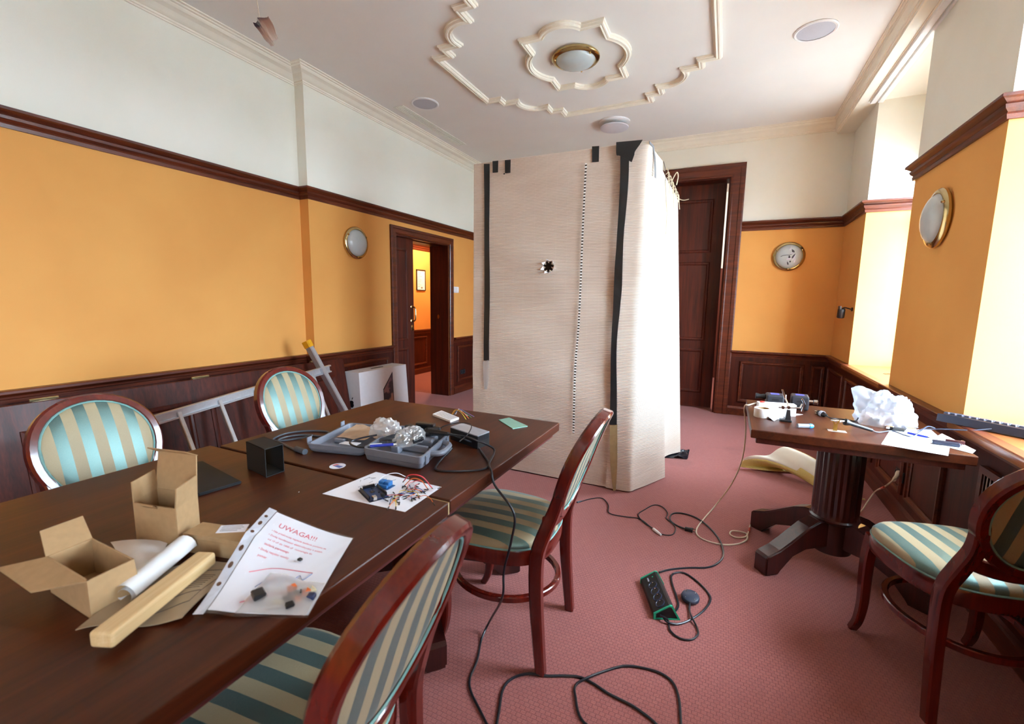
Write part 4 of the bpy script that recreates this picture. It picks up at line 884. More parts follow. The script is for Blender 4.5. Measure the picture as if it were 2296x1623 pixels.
for v in (.12, .22, .34, .5, .64, .78): 
    c_ = fs(.045, v)+Vector((0, 0, .0019)); n_ = 12; l_ = .0055 if v not in (.22, .5, .64) else .009; d1 = (fs(.05, v)-fs(.04, v)).normalized(); d2 = (fs(.045, v+.02)-fs(.045, v)).normalized()
    ring_ = [c_+d1*(.0045*cos(2*pi*k/n_))+d2*(l_*sin(2*pi*k/n_)) for k in range(n_)]; mb.add(ring_+[p+Vector((0, 0, .0004)) for p in ring_], [tuple(range(n_, 2*n_))]+[(k, (k+1) % n_, n_+(k+1) % n_, n_+k) for k in range(n_)])
obj('punch_hole', mb, plain('brown_hole', '5a3a26', .6), pb)
# bag of components on the sleeve
q = [fs(.42, .62), fs(.99, .66), fs(.97, .985), fs(.34, .985)]
T = thing('component_bag', 'clear bag of loose electronic components on the document sleeve', 'bag', q[3])
def fbag(u, v, s=1): return q[0].lerp(q[1], u).lerp(q[3].lerp(q[2], u), v)+Vector((0, 0, .004+s*.013*(sin(pi*u)*sin(pi*v))**.6))
obj('bag_film', MB().grid(crumple(fbag, .004, 26), 20, 14, 0), 'clearbag', T)
cols = {'black': 'black', 'orange': plain('orange_part', 'cf6a3a', .5), 'cream': plain('cream_part', 'd8cfae', .5), 'blue': plain('dark_blue_part', '2c3f66', .4), 'grey': 'chrome'}
for u, v, col, sz in ((.16, .62, 'black', (.014, .011, .008)), (.56, .35, 'orange', (.009, .008, .006)), (.72, .5, 'black', (.008, .008, .007)), (.80, .42, 'orange', (.010, .008, .006)), (.86, .30, 'cream', (.012, .006, .005)), (.66, .72, 'black', (.02, .008, .006)), (.58, .72, 'cream', (.022, .004, .004)), (.93, .52, 'blue', (.008, .008, .006)), (.5, .86, 'grey', (.016, .004, .004)), (.75, .62, 'orange', (.008, .006, .005))):
    p = fbag(u, v, 0); m_ = Matrix.Translation(p) @ Matrix.Rotation(random.uniform(0, 3), 4, 'Z')
    obj('component', MB().rbox((-sz[0], -sz[1], 0), (sz[0], sz[1], sz[2]*1.6), .002, 1).xf(m_), cols[col], T)
p = fs(.62, .45); tag(obj('microchip', MB().rbox((p.x-.005, p.y-.004, p.z+.003), (p.x+.005, p.y+.004, p.z+.008), .001, 1), 'black'), 'tiny black chip on the red-lettered sheet', 'chip')
# black pouch
P_ = [TP(x, y) for x, y in ((375, 1057), (398, 1046), (456, 1038), (543, 1084), (446, 1113), (420, 1112))]
bm = bmesh.new(); va = [bm.verts.new((p.x, p.y, TZ)) for p in P_]; vb = [bm.verts.new((p.x, p.y, TZ+.009)) for p in P_]; bm.faces.new(va[::-1]); bm.faces.new(vb)
for i in range(6): bm.faces.new((va[i], va[(i+1) % 6], vb[(i+1) % 6], vb[i]))
bmesh.ops.recalc_face_normals(bm, faces=bm.faces[:]); bmesh.ops.bevel(bm, geom=bm.edges[:], offset=.003, segments=2, affect='EDGES')
T = thing('black_pouch', 'flat black pouch behind the tall carton', 'pouch', P_[4])
obj('pouch_body', MB().frombm(bm), plain('black_leather', '0d0e10', .7, var=.2, scale=200), T)
a, b = P_[0].lerp(P_[1], .4), P_[1].lerp(P_[2], .55); obj('pouch_clip', MB().rbox((0, -.003, 0), ((b-a).length, .003, .006), .002).xf(basis(a+Vector((0, 0, .008)), b-a, Vector((0, 0, 1)).cross(b-a))), plain('brown_clip', '6b4a30', .4), T)
# black card cube open at two sides
A_, B_, C_ = TP(555, 1050), TP(597, 1071), TP(638, 1056); D_ = A_+C_-B_; hz = TZ+.098
bk = plain('black_card', '110f0e', .7, var=.1)
T = thing('open_cube', 'black card cube with two open sides', 'cube', B_)
ctr = (A_+C_)/2
for a, b in ((A_, B_), (C_, D_)): obj('side_panel', MB().quadbox(*wallquad(a, b, TZ, hz, .002, ctr)), bk, T)
for z in (TZ, hz-.002): obj('end_panel', MB().prism([(p.x, p.y) for p in (A_, B_, C_, D_)], z, z+.002), bk, T)
# round sticker
p = TP(757, 1045); T = thing('round_sticker', 'round white sticker with red and blue print near the seam', 'sticker', p)
obj('disc', MB().lathe([(.001, 0), (.027, 0), (.028, .0008), (.001, .0009)], 28, Matrix.Translation(p)), 'paper', T)
obj('blue_print', MB().prism([(p.x-.010, p.y-.008), (p.x+.02, p.y-.012), (p.x+.022, p.y+.006), (p.x-.006, p.y+.006)], TZ+.0009, TZ+.0011), plain('blue_print', '5468a8', .5), T)
obj('red_print', MB().prism([(p.x-.022, p.y-.004), (p.x-.012, p.y-.006), (p.x-.008, p.y+.008), (p.x-.004, p.y+.018), (p.x-.018, p.y+.012)], TZ+.0009, TZ+.0011), plain('red_print', 'c8505a', .5), T)
tag(obj('paper_crumb', MB().rbox(TP(669, 1104), TP(671, 1103)+Vector((.001, 0, .002)), .001, 1), 'paper'), 'tiny white crumb on the bare table top', 'crumb')
# drawing sheet with electronics
DQ = [TP(723, 1107), TP(908, 1148), TP(990, 1092), TP(843, 1058)]
def fd(u, v): return DQ[0].lerp(DQ[1], u).lerp(DQ[3].lerp(DQ[2], u), v)
T = thing('drawing_sheet', 'white sheet with pencil marks under the circuit boards', 'paper', DQ[1])
obj('sheet', MB().grid(lambda u, v: fd(u, v)+Vector((0, 0, .0005+.0015*abs(sin(u*2))*v*(1-v))), 8, 8, .0005), 'paper', T)
mb = MB()
for k in range(12): 
    u = random.uniform(.06, .38); v = random.uniform(.15, .85); mb.tube([fd(u, v)+Vector((0, 0, .0011)), fd(u+random.uniform(-.04, .07), v+random.uniform(.04, .14))+Vector((0, 0, .0011))], .0007, 4)
obj('pencil_mark', mb, ink, T)
# microcontroller board
p0, p1, p3 = TP(830, 1126), TP(884, 1112), TP(808, 1094); ux = (p1-p0); uy = (p3-p0)
bmx = basis(Vector((p0.x, p0.y, TZ+.003)), ux, uy); W_, H_ = .056, .098
T = thing('circuit_board', 'blue microcontroller board with black header rows', 'circuit board', p0)
obj('board', MB().box((0, 0, 0), (W_, H_, .0016)).xf(bmx), plain('blue_pcb', '1f3a66', .35), T)
obj('board_holder', MB().box((-.003, -.003, -.003), (W_+.003, H_+.003, -.0005)).xf(bmx), 'black', T)
for x0, x1, y0_, y1_ in ((0, .0035, .01, .09), (W_-.0035, W_, .01, .09), (.01, .048, H_-.006, H_-.001)): obj('header', MB().box((x0, y0_, .0016), (x1, y1_, .0105)).xf(bmx), 'black', T)
obj('usb_port', MB().rbox((.008, -.006, .0016), (.020, .010, .0125), .001, 1).xf(bmx), 'chrome', T); obj('power_jack', MB().rbox((.036, -.002, .0016), (.045, .012, .0125), .001, 1).xf(bmx), 'black', T)
obj('processor', MB().rbox((.02, .05, .0016), (.034, .064, .0035), .0005, 1).xf(bmx), 'black', T)
for k in range(8): 
    x, y = random.uniform(.01, .045), random.uniform(.02, .085); obj('component', MB().box((x, y, .0016), (x+.004, y+.003, .004)).xf(bmx), ['chrome', 'brass', 'black'][k % 3], T)
# relay module
p0, p1, p3 = TP(868, 1099), TP(890, 1086), TP(850, 1080); bmx = basis(Vector((p0.x, p0.y, TZ+.002)), p1-p0, p3-p0)
T = thing('relay_module', 'bright blue relay module beside the circuit board', 'relay', p0); bl = plain('relay_blue', '2f74b8', .4)
obj('module_board', MB().box((-.002, -.004, 0), (.036, .054, .0016)).xf(bmx), plain('module_pcb', '2b5c8f', .4), T)
for k in range(2): obj('relay_block', MB().rbox((.012, .004+k*.022, .0016), (.034, .022+k*.022, .017), .001, 1).xf(bmx), bl, T)
obj('terminal_block', MB().rbox((0, .002, .0016), (.009, .048, .011), .001, 1).xf(bmx), bl, T)
obj('pin_header', MB().box((.035, .014, .0016), (.039, .036, .013)).xf(bmx), 'black', T)
# jumper wires
wc = [plain('wire_'+n, c, .45) for n, c in (('red', 'c8313a'), ('orange', 'd9702e'), ('yellow', 'd9bb3a'), ('blue', '3a4f9a'), ('white', 'd5d5dc'), ('green', '3f7a58'), ('violet', '6a5a9a'))]
wn = ['red', 'orange', 'yellow', 'blue', 'white', 'green', 'violet']
random.seed(21)
def jumper(a, b, hgt, ci, lab, grp='jumper wires on the drawing sheet', r=.0011):
    a = Vector(a); b = Vector(b); d = b-a; s = Vector((-d.y, d.x, 0))*random.uniform(-.35, .35); m1, m2 = a.lerp(b, .3)+s+Vector((0, 0, hgt)), a.lerp(b, .7)+s*.6+Vector((0, 0, hgt))
    J = thing('jumper_wire', lab, 'wire', a, 0, grp); pth = smooth([a, m1, m2, b], 6)
    obj('wire', MB().tube(pth, r, 5), wc[ci], J)
    for p, q_ in ((pth[0], pth[1]), (pth[-1], pth[-2])): 
        dd = (p-q_).normalized(); obj('connector_tip', MB().tube([p-dd*.002, p+dd*.012], .002, 4), 'black', J)
jumper(fd(.62, .72)+Vector((0, 0, .022)), fd(.93, .86)+Vector((0, 0, .004)), .035, 0, 'long red jumper wire arching over the drawing sheet', r=.002)
jumper(fd(.66, .66)+Vector((0, 0, .012)), fd(.9, .8)+Vector((0, 0, .004)), .022, 1, 'long orange jumper wire arching over the drawing sheet', r=.0016)
jumper(fd(.40, .42)+Vector((0, 0, .014)), fd(.55, .88)+Vector((0, 0, .02)), .02, 4, 'pale jumper wire bridging the two circuit modules', r=.0013)
for k in range(26):
    u, v = random.uniform(.60, .93), random.uniform(.18, .82); a = fd(u, v)+Vector((0, 0, .0035)); an = random.uniform(0, 2*pi); L_ = random.uniform(.03, .07)
    b = a+Vector((cos(an)*L_, sin(an)*L_, 0)); ci = [1, 3, 4, 2, 3, 4, 0][k % 7]
    jumper(a, b, random.uniform(.0, .008), ci, f'short {wn[ci]} jumper wire in the tangle on the drawing sheet')
# grey tool case, open
def case_half(T, M1, w, d, h, lip, name):
    mb = MB(); n = 8; r = .018
    def rr(o, z):
        out = []
        for cx_, cy_, a0 in ((w-r-o, r+o, -pi/2), (w-r-o, d-r-o, 0), (r+o, d-r-o, pi/2), (r+o, r+o, pi)):
            for k in range(5): a = a0+k*pi/8; out.append(M1 @ Vector((cx_+(r)*cos(a), cy_+(r)*sin(a), z)))
        return out
    mb.loft([rr(.010, 0), rr(.003, .006), rr(0, h*.45), rr(.002, h*.47), rr(-.002, h*.5), rr(-.003, h), rr(.004, h), rr(.005, h-.006), rr(.008, lip), rr(.02, lip-.002)], True, True, True)
    return obj(name, mb, 'silver', T)
hx = Vector((-1.183, 1.222, TZ)); vdir = (TP(868, 962)-TP(815, 1026)); vdir.z = 0; vdir.normalize(); udir = (TP(948, 1056)-TP(818, 1032)); udir.z = 0; udir.normalize()
vdir = (vdir-udir*vdir.dot(udir)*.55).normalized()
T = thing('tool_case', 'open grey plastic tool case filled with cables and bags', 'tool case', hx)
def skew(o, u, v): return Matrix(((u.x, v.x, 0, o.x), (u.y, v.y, 0, o.y), (0, 0, 1, o.z), (0, 0, 0, 1)))
o1 = TP(818, 1033)-udir*.004; w1 = (TP(948, 1056)-TP(818, 1033)).length; RM = skew(o1, udir, vdir); d1_ = .31
rh = case_half(T, RM, w1, d1_, .05, .014, 'case_base')
ul = (TP(690, 1013)-TP(812, 1025)); ul.z = 0; wl = ul.length; ul.normalize(); LMx = skew(TP(812, 1025)+ul*wl, -ul, vdir)
lh = case_half(T, LMx, wl, d1_, .034, .01, 'case_lid')
obj('compartment', MB().rbox((.08, .075, .012), (.115, .12, .044), .006).rbox((.03, .13, .012), (w1-.03, .15, .040), .006).rbox((.10, .2, .012), (w1-.04, .28, .042), .008).xf(RM), 'silver', rh)
obj('lid_rib', MB().rbox((.05, .10, .008), (.10, .13, .028), .006).xf(LMx), 'silver', lh)
hm = MB(); hm.tube([RM @ Vector(p) for p in smooth([(w1-.004, .09, .034), (w1+.035, .11, .034), (w1+.042, .16, .034), (w1+.035, .21, .034), (w1-.004, .23, .034)], 5)], .011, 8); obj('handle', hm, 'silver', T)
obj('latch', MB().rbox((w1-.004, .03, .012), (w1+.008, .06, .046), .003).xf(RM), 'silver', T); obj('latch', MB().rbox((w1-.004, .255, .012), (w1+.008, .285, .046), .003).xf(RM), 'silver', T)
for y in (.02, .26): obj('latch', MB().rbox((-.016, y, .02), (.004, y+.028, .03), .002).rbox((-.018, y, .028), (-.012, y+.028, .05), .002).xf(LMx), 'silver', T)
# contents of the case
q = [LMx @ Vector(p) for p in ((.06, .12, .036), (.19, .10, .034), (.2, .26, .046), (.05, .28, .04))]
M['clearbag2'] = bagmat('cloudy_plastic', (.86, .85, .84), .45, .18, 0)
T = tag(obj('brown_paper_bag', MB().grid(crumple(lambda u, v: q[0].lerp(q[1], u).lerp(q[3].lerp(q[2], u), v), .01, 16), 14, 14, .0012), plain('tan_paper', 'b49a80', .6)), 'tan paper bag lying in the lid of the tool case', 'bag')
def crinkled(c, rx, ry, rz, seed, name, label, mat, ear=None, sc=1.0, cat='bag'):
    """crumpled plastic bag: a dome broken up by ridged folds"""
    mb = MB(); n1, n2 = 72, 30; rings = []; o = Vector((seed, seed*2, seed*.5)); q = 1/max(rx, rz)
    for j in range(n2+1):
        th = (j/n2)*pi*.5; ring_ = []
        for k in range(n1):
            a = 2*pi*k/n1; d = Vector((cos(a)*cos(th)**.8, sin(a)*cos(th)**.8, sin(th)))
            f1 = 1-2*abs(noise.noise(d*1.7*sc+o)); f2 = 1-2*abs(noise.noise(d*4.1*sc+o*2)); f3 = noise.noise(d*9*sc+o*3)
            s = .80+.20*f1+.09*f2+.04*f3
            if ear: s += ear[1]/rx*math.exp(-((((a-ear[0]+pi) % (2*pi)-pi)/.30)**2))*math.exp(-(((th-.75)/.28)**2))*.55
            ring_.append(Vector(c)+Vector((d.x*rx*s, d.y*ry*s, max(0, d.z*rz*s))))
        rings.append(ring_)
    mb.loft(rings, True, False, True); return tag(obj(name, mb, mat), label, cat)
c = RM @ Vector((-.01, .20, .046)); crinkled((c.x, c.y, TZ+.036), .075, .055, .072, 3.1, 'plastic_bag', 'crumpled clear plastic bag on top of the tool case', 'clearbag2')
c = RM @ Vector((.12, .17, .046)); crinkled((c.x, c.y, TZ+.036), .05, .085, .058, 8.3, 'clear_bag', 'glossy clear bag of metal parts in the tool case base', 'clearbag')
for k in range(5): 
    m_ = RM @ Matrix.Translation((.09+.015*k, .12+.012*k, .046)) @ Matrix.Rotation(1.2+.5*k, 4, 'Z'); tag(obj('brass_pin', MB().tube([m_ @ Vector((0, 0, .004)), m_ @ Vector((.03, 0, .004))], .0025, 6), 'brass'), 'small brass pin among the parts in the tool case', 'pin', 'brass pins in the tool case')
for k, (x, y, L_, h_) in enumerate(((.06, .24, .07, .05), (.10, .27, .09, .055), (.17, .25, .06, .045))):
    m_ = RM @ Matrix.Translation((x, y, .04)) @ Matrix.Rotation(.4*k-.3, 4, 'Z'); tag(obj('dark_block', MB().rbox((0, 0, 0), (L_, .035, h_*.8), .006).xf(m_), 'black'), ['black adapter block behind the clear bags', 'long black adapter block at the back of the tool case', 'black adapter block next to the case handle'][k], 'adapter')
for k, (x, y, L_) in enumerate(((.11, .17, .07), (.14, .22, .06), (.16, .13, .05), (.12, .25, .05))):
    m_ = RM @ Matrix.Translation((x, y, .044)) @ Matrix.Rotation(.6*k, 4, 'Z'); tag(obj('dark_part', MB().rbox((0, 0, 0), (L_, .02, .016), .004).xf(m_), 'black'), 'black plastic part lying in the tool case base', 'part', 'black parts in the tool case')
for k, (x, y, a_) in enumerate(((.01, .12, .3), (.02, .15, .5), (.0, .17, .2))):
    m_ = RM @ Matrix.Translation((x, y, .046)) @ Matrix.Rotation(a_, 4, 'Z'); tag(obj('grey_grip', MB().tube([m_ @ Vector(p) for p in ((0, 0, 0), (.03, .004, .004), (.07, 0, .003), (.1, -.004, 0))], [.006, .009, .008, .005], 8), plain('dark_grey_rubber', '454a52', .6)), 'dark grey tool grip across the case hinge', 'tool', 'tool grips in the case')
a, b = RM @ Vector((.015, .025, .05)), RM @ Vector((.095, .075, .052)); T = thing('blue_pen', 'blue pen resting on the tool case hinge', 'pen', a); d = (b-a)
obj('barrel', MB().tube([a, b], .0055, 10), plain('blue_plastic', '2436a8', .25), T); obj('pen_tip', MB().tube([b, b+d*.15], [.004, .001], 8), 'white', T); obj('pen_clip', MB().tube([a+Vector((0, 0, .007)), a.lerp(b, .5)+Vector((0, 0, .007))], .0015, 6), 'white', T)
q = [LMx @ Vector(p) for p in ((.12, .03, .0345), (.2, .02, .0345), (.2, .06, .0345), (.13, .06, .0345))]
tag(obj('note_slip', MB().prism([(p.x, p.y) for p in q], q[0].z, q[0].z+.0006), 'paper'), 'white paper slip in the lid of the tool case', 'paper')
# power supply box
a, b, c = TP(1071, 1007), TP(1097, 996), TP(1010, 985); top = TZ+.052
T = thing('power_supply', 'black power supply box with a pale grey cover', 'power supply', a); dd = c-a
obj('case', MB().quadbox([a, b, b+dd, c], [up(p, top) for p in (a, b, b+dd, c)]), 'black', T)
obj('cover', MB().quadbox([up(p, top) for p in (a, b, b+dd, c)], [up(p, top+.004) for p in (a, b, b+dd, c)]), plain('pale_grey_metal', 'aeb0b8', .35, .3), T)
for k in range(12): 
    p = a.lerp(b, .08+.075*k); n_ = Vector(((b-a).y, -(b-a).x, 0)).normalized()*.0012; w_ = (b-a)*.02; obj('vent_slot', MB().quadbox([up(p, TZ+.03)+n_, up(p, TZ+.03)+w_+n_, up(p, TZ+.03)+w_, up(p, TZ+.03)], [up(p, TZ+.047)+n_, up(p, TZ+.047)+w_+n_, up(p, TZ+.047)+w_, up(p, TZ+.047)]), plain('dark_grey', '33373f'), T)
# breadboard with wires, green glass
P4 = [TP(970, 932), TP(1010, 947), TP(1029, 940), TP(990, 924)]
T = thing('breadboard', 'white solderless breadboard with loose wires at the far table end', 'breadboard', P4[1])
obj('board', MB().quadbox(P4, [up(p, TZ+.010) for p in P4]), 'white', T)
for k in range(5): 
    a = P4[0].lerp(P4[1], .08).lerp(P4[3].lerp(P4[2], .08), .15+.17*k); b = P4[0].lerp(P4[1], .94).lerp(P4[3].lerp(P4[2], .94), .15+.17*k); obj('hole_row', MB().tube([up(a, TZ+.0102), up(b, TZ+.0102)], .0009, 4), plain('grey_print', '7c7f86'), T)
c0_ = P4[2].lerp(P4[3], .4)
for k, ci in enumerate((2, 1, 5, 6, 4)):
    a = up(c0_, TZ+.01)+Vector((.004*k, .003*k, 0)); b = TP(1045+6*k-20*(k == 4), 940-2*k, TZ+.004)
    obj('wire', MB().tube(smooth([a, a.lerp(b, .25)+Vector((0, 0, .03)), a.lerp(b, .65)+Vector((0, 0, .028-.004*k)), b], 6), .0013, 5), wc[ci], T)
GL = [TP(1118, 942), TP(1150, 962), TP(1183, 956), TP(1142, 937)]
tag(obj('glass_plate', MB().prism([(p.x, p.y) for p in GL], TZ, TZ+.003), plain('green_glass', '6f9f8c', .08, var=.03)), 'pale green glass plate near the far table corner', 'glass plate')
# ---- cables
def cable(name, label, pts, r, mat, parts=(), cat='cable', k=7):
    pts = [Vector(p) for p in pts]; T = thing(name, label, cat, pts[0]); obj('cord', MB().tube(smooth(pts, k), r, 8), mat, T)
    for nm, mb, m_ in parts: obj(nm, mb, m_, T)
    return T
def plugm(a, b, r0=.009, r1=.006): return MB().tube([a, Vector(a).lerp(Vector(b), .5), b], [r0, r0, r1], 10)
TC = lambda x, y, z=0: at(x, y, z=TZ+.004+z)
cable('grey_power_cable', 'grey power cable coiled left of the tool case', [TC(672, 1012, .004), TC(648, 1002), TC(625, 990), TC(612, 985), TC(640, 972), TC(690, 966), TC(735, 968), TC(728, 978), TC(680, 975), TC(640, 980), TC(625, 988), TC(668, 983), TC(700, 976, .02)], .0042, 'greycable', [('plug', plugm(TC(664, 1006, .006), TC(684, 1013, .006), .011, .012), 'greycable')])
cable('adapter_cable', 'black adapter cable looping off the table end of the tool case', [TC(1008, 1010, .02), TC(985, 1035), TC(978, 1052), TC(1010, 1056), TC(1075, 1053), TC(1096, 1042), TC(1085, 1020), TC(1065, 996, .0), TC(1040, 985, .05), TC(1010, 972, .05)], .0036, 'cable', [('strain_relief', plugm(TC(1012, 1005, .022), TC(1000, 1020, .006), .006, .005), 'cable')])
cable('case_cable', 'black cable curled inside the tool case', [TC(950, 985, .05), TC(900, 990, .05), TC(860, 996, .045), TC(815, 1003, .04), TC(790, 998, .04), TC(786, 990, .04), TC(810, 982, .045), TC(845, 975, .05)], .0036, 'cable')
cable('sensor_lead', 'thin black lead arching over the power supply box', [TC(985, 965, .05), TC(995, 955, .07), TC(1030, 948, .075), TC(1056, 952, .075), TC(1050, 972, .062), TC(1030, 990, .058)], .0022, 'cable')
yh = 1.315
drop = [TC(960, 968, .055), TC(990, 972, .06), TC(1040, 978, .062), TC(1075, 990, .045), TC(1108, 1008, .01), Vector((-.745, 1.40, TZ+.006)), Vector((-.706, 1.345, TZ+.004)), Vector((-.682, 1.325, .715))] + [at(x, y, y=yh) for x, y in ((1152, 1150), (1147, 1210), (1130, 1280), (1126, 1340))] + [at(1098, 1392, z=.06), at(1080, 1432, z=.005), at(1070, 1480, z=.004), at(1054, 1520, z=.004), at(1056, 1550, z=.004), at(1080, 1600, z=.004), at(1120, 1680, z=.004)]
cable('table_drop_cable', 'black cable hanging from the table edge down to the carpet', drop, .0042, 'cable', [('plug_head', plugm(TC(955, 966, .055), TC(1005, 973, .06), .012, .008), 'black')])
FZ = lambda x, y, z=.0045: at(x, y, z=z)
cable('floor_cable', 'black cable snaking across the carpet beside the pulled-out chair', [FZ(1100, 1700), FZ(1118, 1600), FZ(1128, 1545), FZ(1150, 1520), FZ(1185, 1510), FZ(1225, 1515), FZ(1265, 1515), FZ(1300, 1518), FZ(1330, 1532), FZ(1365, 1555), FZ(1430, 1590), FZ(1480, 1640), FZ(1400, 1660), FZ(1310, 1620), FZ(1290, 1560), FZ(1292, 1535), FZ(1318, 1519, .011), FZ(1355, 1505), FZ(1400, 1493), FZ(1445, 1498), FZ(1485, 1511), FZ(1510, 1532), FZ(1522, 1565), FZ(1526, 1610), FZ(1530, 1680)], .0045, 'cable')
cable('sensor_cable', 'thin black cable with a white connector in front of the booth', [FZ(1297, 1126), FZ(1325, 1118), FZ(1350, 1117), FZ(1364, 1132), FZ(1366, 1150), FZ(1400, 1158), FZ(1434, 1163), FZ(1462, 1184), FZ(1474, 1193), FZ(1490, 1199), FZ(1508, 1198), FZ(1515, 1185), FZ(1507, 1172), FZ(1494, 1162), FZ(1497, 1150), FZ(1485, 1136), FZ(1466, 1132), FZ(1446, 1142), FZ(1431, 1154), FZ(1445, 1172), FZ(1462, 1183)], .0032, 'cable', [('white_connector', plugm(FZ(1465, 1186, .008), FZ(1482, 1199, .008), .009, .006), 'white'), ('grey_connector', plugm(FZ(1294, 1126, .006), FZ(1304, 1123, .006), .006, .004), 'greycable')])
# power strip
n0, n1 = at(1467, 1389, z=0), at(1524, 1391, z=0); f0 = at(1437, 1302, z=.01); ln_ = Vector((f0.x-n0.x, f0.y-n0.y, 0)); w_ = (n1-n0)
xs = [(0, 0), (1, 0), (.66, .062), (.56, .064), (0, .024)]
def sec(s, g=0.0, b=0): return [n0+ln_*s+w_*(x+(g if x > .5 else -g))+Vector((0, 0, max(z+g*.05 if z > 0 else z, 0)+.001)) for x, z in xs]
grn = plain('green_plastic', '1ba37c', .4)
T = thing('power_strip', 'black four-socket power strip with green rims on the carpet', 'power strip', n0)
obj('strip_body', MB().loft([sec(.03), sec(.97)], True, True, False), 'black', T)
for s0, s1 in ((.0, .035), (.965, 1.0)):
    o_ = [sec(s0, .03), sec(s1, .03)]; mb = MB(); i_ = []
    for R_ in o_: 
        c_ = sum(R_, Vector())/5; i_.append([c_+(p-c_)*.82 for p in R_])
    mb.loft([o_[0], o_[1], i_[1], i_[0], o_[0]], True, False, False); obj('green_rim', mb, grn, T)
    if s0 == 0: obj('end_cap', MB().loft([[p+ln_*.012 for p in i_[0]], i_[1]], True, True, False), 'black', T)
sl0 = n0+Vector((0, 0, .025)); sl1 = n0+w_*.56+Vector((0, 0, .065)); fm = basis(sl0, ln_, sl1-sl0); wd = (sl1-sl0).length; LL = ln_.length
for k in range(4):
    cc = fm @ Vector((LL*(.17+.165*k), wd*.55, 0)); 
    if (fm.to_3x3() @ Vector((0, 0, 1))).z < 0: fmz = fm.to_3x3().to_4x4() @ Matrix.Diagonal((1, 1, -1, 1))
    else: fmz = fm.to_3x3().to_4x4()
    m_ = Matrix.Translation(cc) @ fmz
    so = obj('socket', MB().lathe([(.0185, .0), (.0215, .0), (.0215, .003), (.0185, .003), (.017, .0005)], 24, m_, cap=False), plain('navy_rim', '2a3550', .35), T)
    obj('socket_well', MB().lathe([(.001, .0006), (.0175, .0006), (.0175, .001), (.001, .001)], 20, m_), 'black', so)
    obj('earth_pin', MB().lathe([(.0028, .001), (.0028, .009), (.001, .011)], 10, m_ @ Matrix.Translation((.004, .005, 0))), 'chrome', so)
obj('rocker_mark', MB().rbox((LL*.80, wd*.35, 0), (LL*.90, wd*.45, .002), .001, 1).xf(Matrix.Translation(fm.translation) @ fmz), plain('pale_mark', '9aa6bc', .4), T)
obj('indicator', MB().rbox((LL*.86, wd*.7, 0), (LL*.885, wd*.78, .002), .001, 1).xf(Matrix.Translation(fm.translation) @ fmz), grn, T)
cable('strip_cable', 'black mains cable from the power strip with an earthed plug', [FZ(1478, 1283, .012), FZ(1500, 1277), FZ(1540, 1273), FZ(1585, 1272), FZ(1610, 1262), FZ(1622, 1243), FZ(1614, 1212), FZ(1590, 1182), FZ(1560, 1160), FZ(1525, 1150), FZ(1506, 1153), FZ(1503, 1166), FZ(1518, 1178), FZ(1538, 1186, .008)], .0048, 'cable', [('plug', plugm(FZ(1536, 1185, .012), FZ(1553, 1189, .012), .012, .015), 'black'), ('plug_pin', MB().tube([FZ(1554, 1186, .018), FZ(1560, 1188, .018)], .003, 6).tube([FZ(1553, 1191, .012), FZ(1559, 1193, .012)], .003, 6), 'chrome')])
pk = at(1548, 1336, z=.022); T = thing('foot_switch', 'round dark foot switch on a cable beside the power strip', 'switch', (pk.x, pk.y, 0)); pm2 = Matrix.Translation((pk.x, pk.y, .004)) @ Matrix.Rotation(radians(10), 4, 'X')
obj('puck', MB().lathe([(.001, 0), (.034, 0), (.039, .004), (.04, .012), (.038, .018), (.034, .021), (.001, .022)], 36, pm2 @ Matrix.Translation((0, 0, .004))), plain('slate_plastic', '2e3648', .4), T)
for k in range(4): a = pi/4+k*pi/2; obj('screw', MB().lathe([(.001, .0255), (.0022, .026), (.0022, .0275), (.001, .0275)], 8, pm2 @ Matrix.Translation((.028*cos(a), .028*sin(a), -.0005))), 'chrome', T)
obj('cord', MB().tube(smooth([FZ(1547, 1350, .014), FZ(1546, 1368, .006), FZ(1552, 1385, .012), FZ(1562, 1405), FZ(1565, 1422), FZ(1550, 1434), FZ(1525, 1431), FZ(1504, 1415), FZ(1499, 1398), FZ(1496, 1388, .02), FZ(1480, 1379, .022)], 6), .0042, 8), 'cable', T)
cable('loop_cable', 'dark looping cable around the foot switch', [FZ(1486, 1382, .018), FZ(1496, 1394, .012), FZ(1520, 1399), FZ(1550, 1388, .005), FZ(1578, 1368), FZ(1593, 1345), FZ(1586, 1327), FZ(1565, 1305), FZ(1540, 1287), FZ(1520, 1283), FZ(1506, 1290), FZ(1507, 1308), FZ(1516, 1335), FZ(1521, 1358), FZ(1514, 1370, .02)], .0045, 'cable')
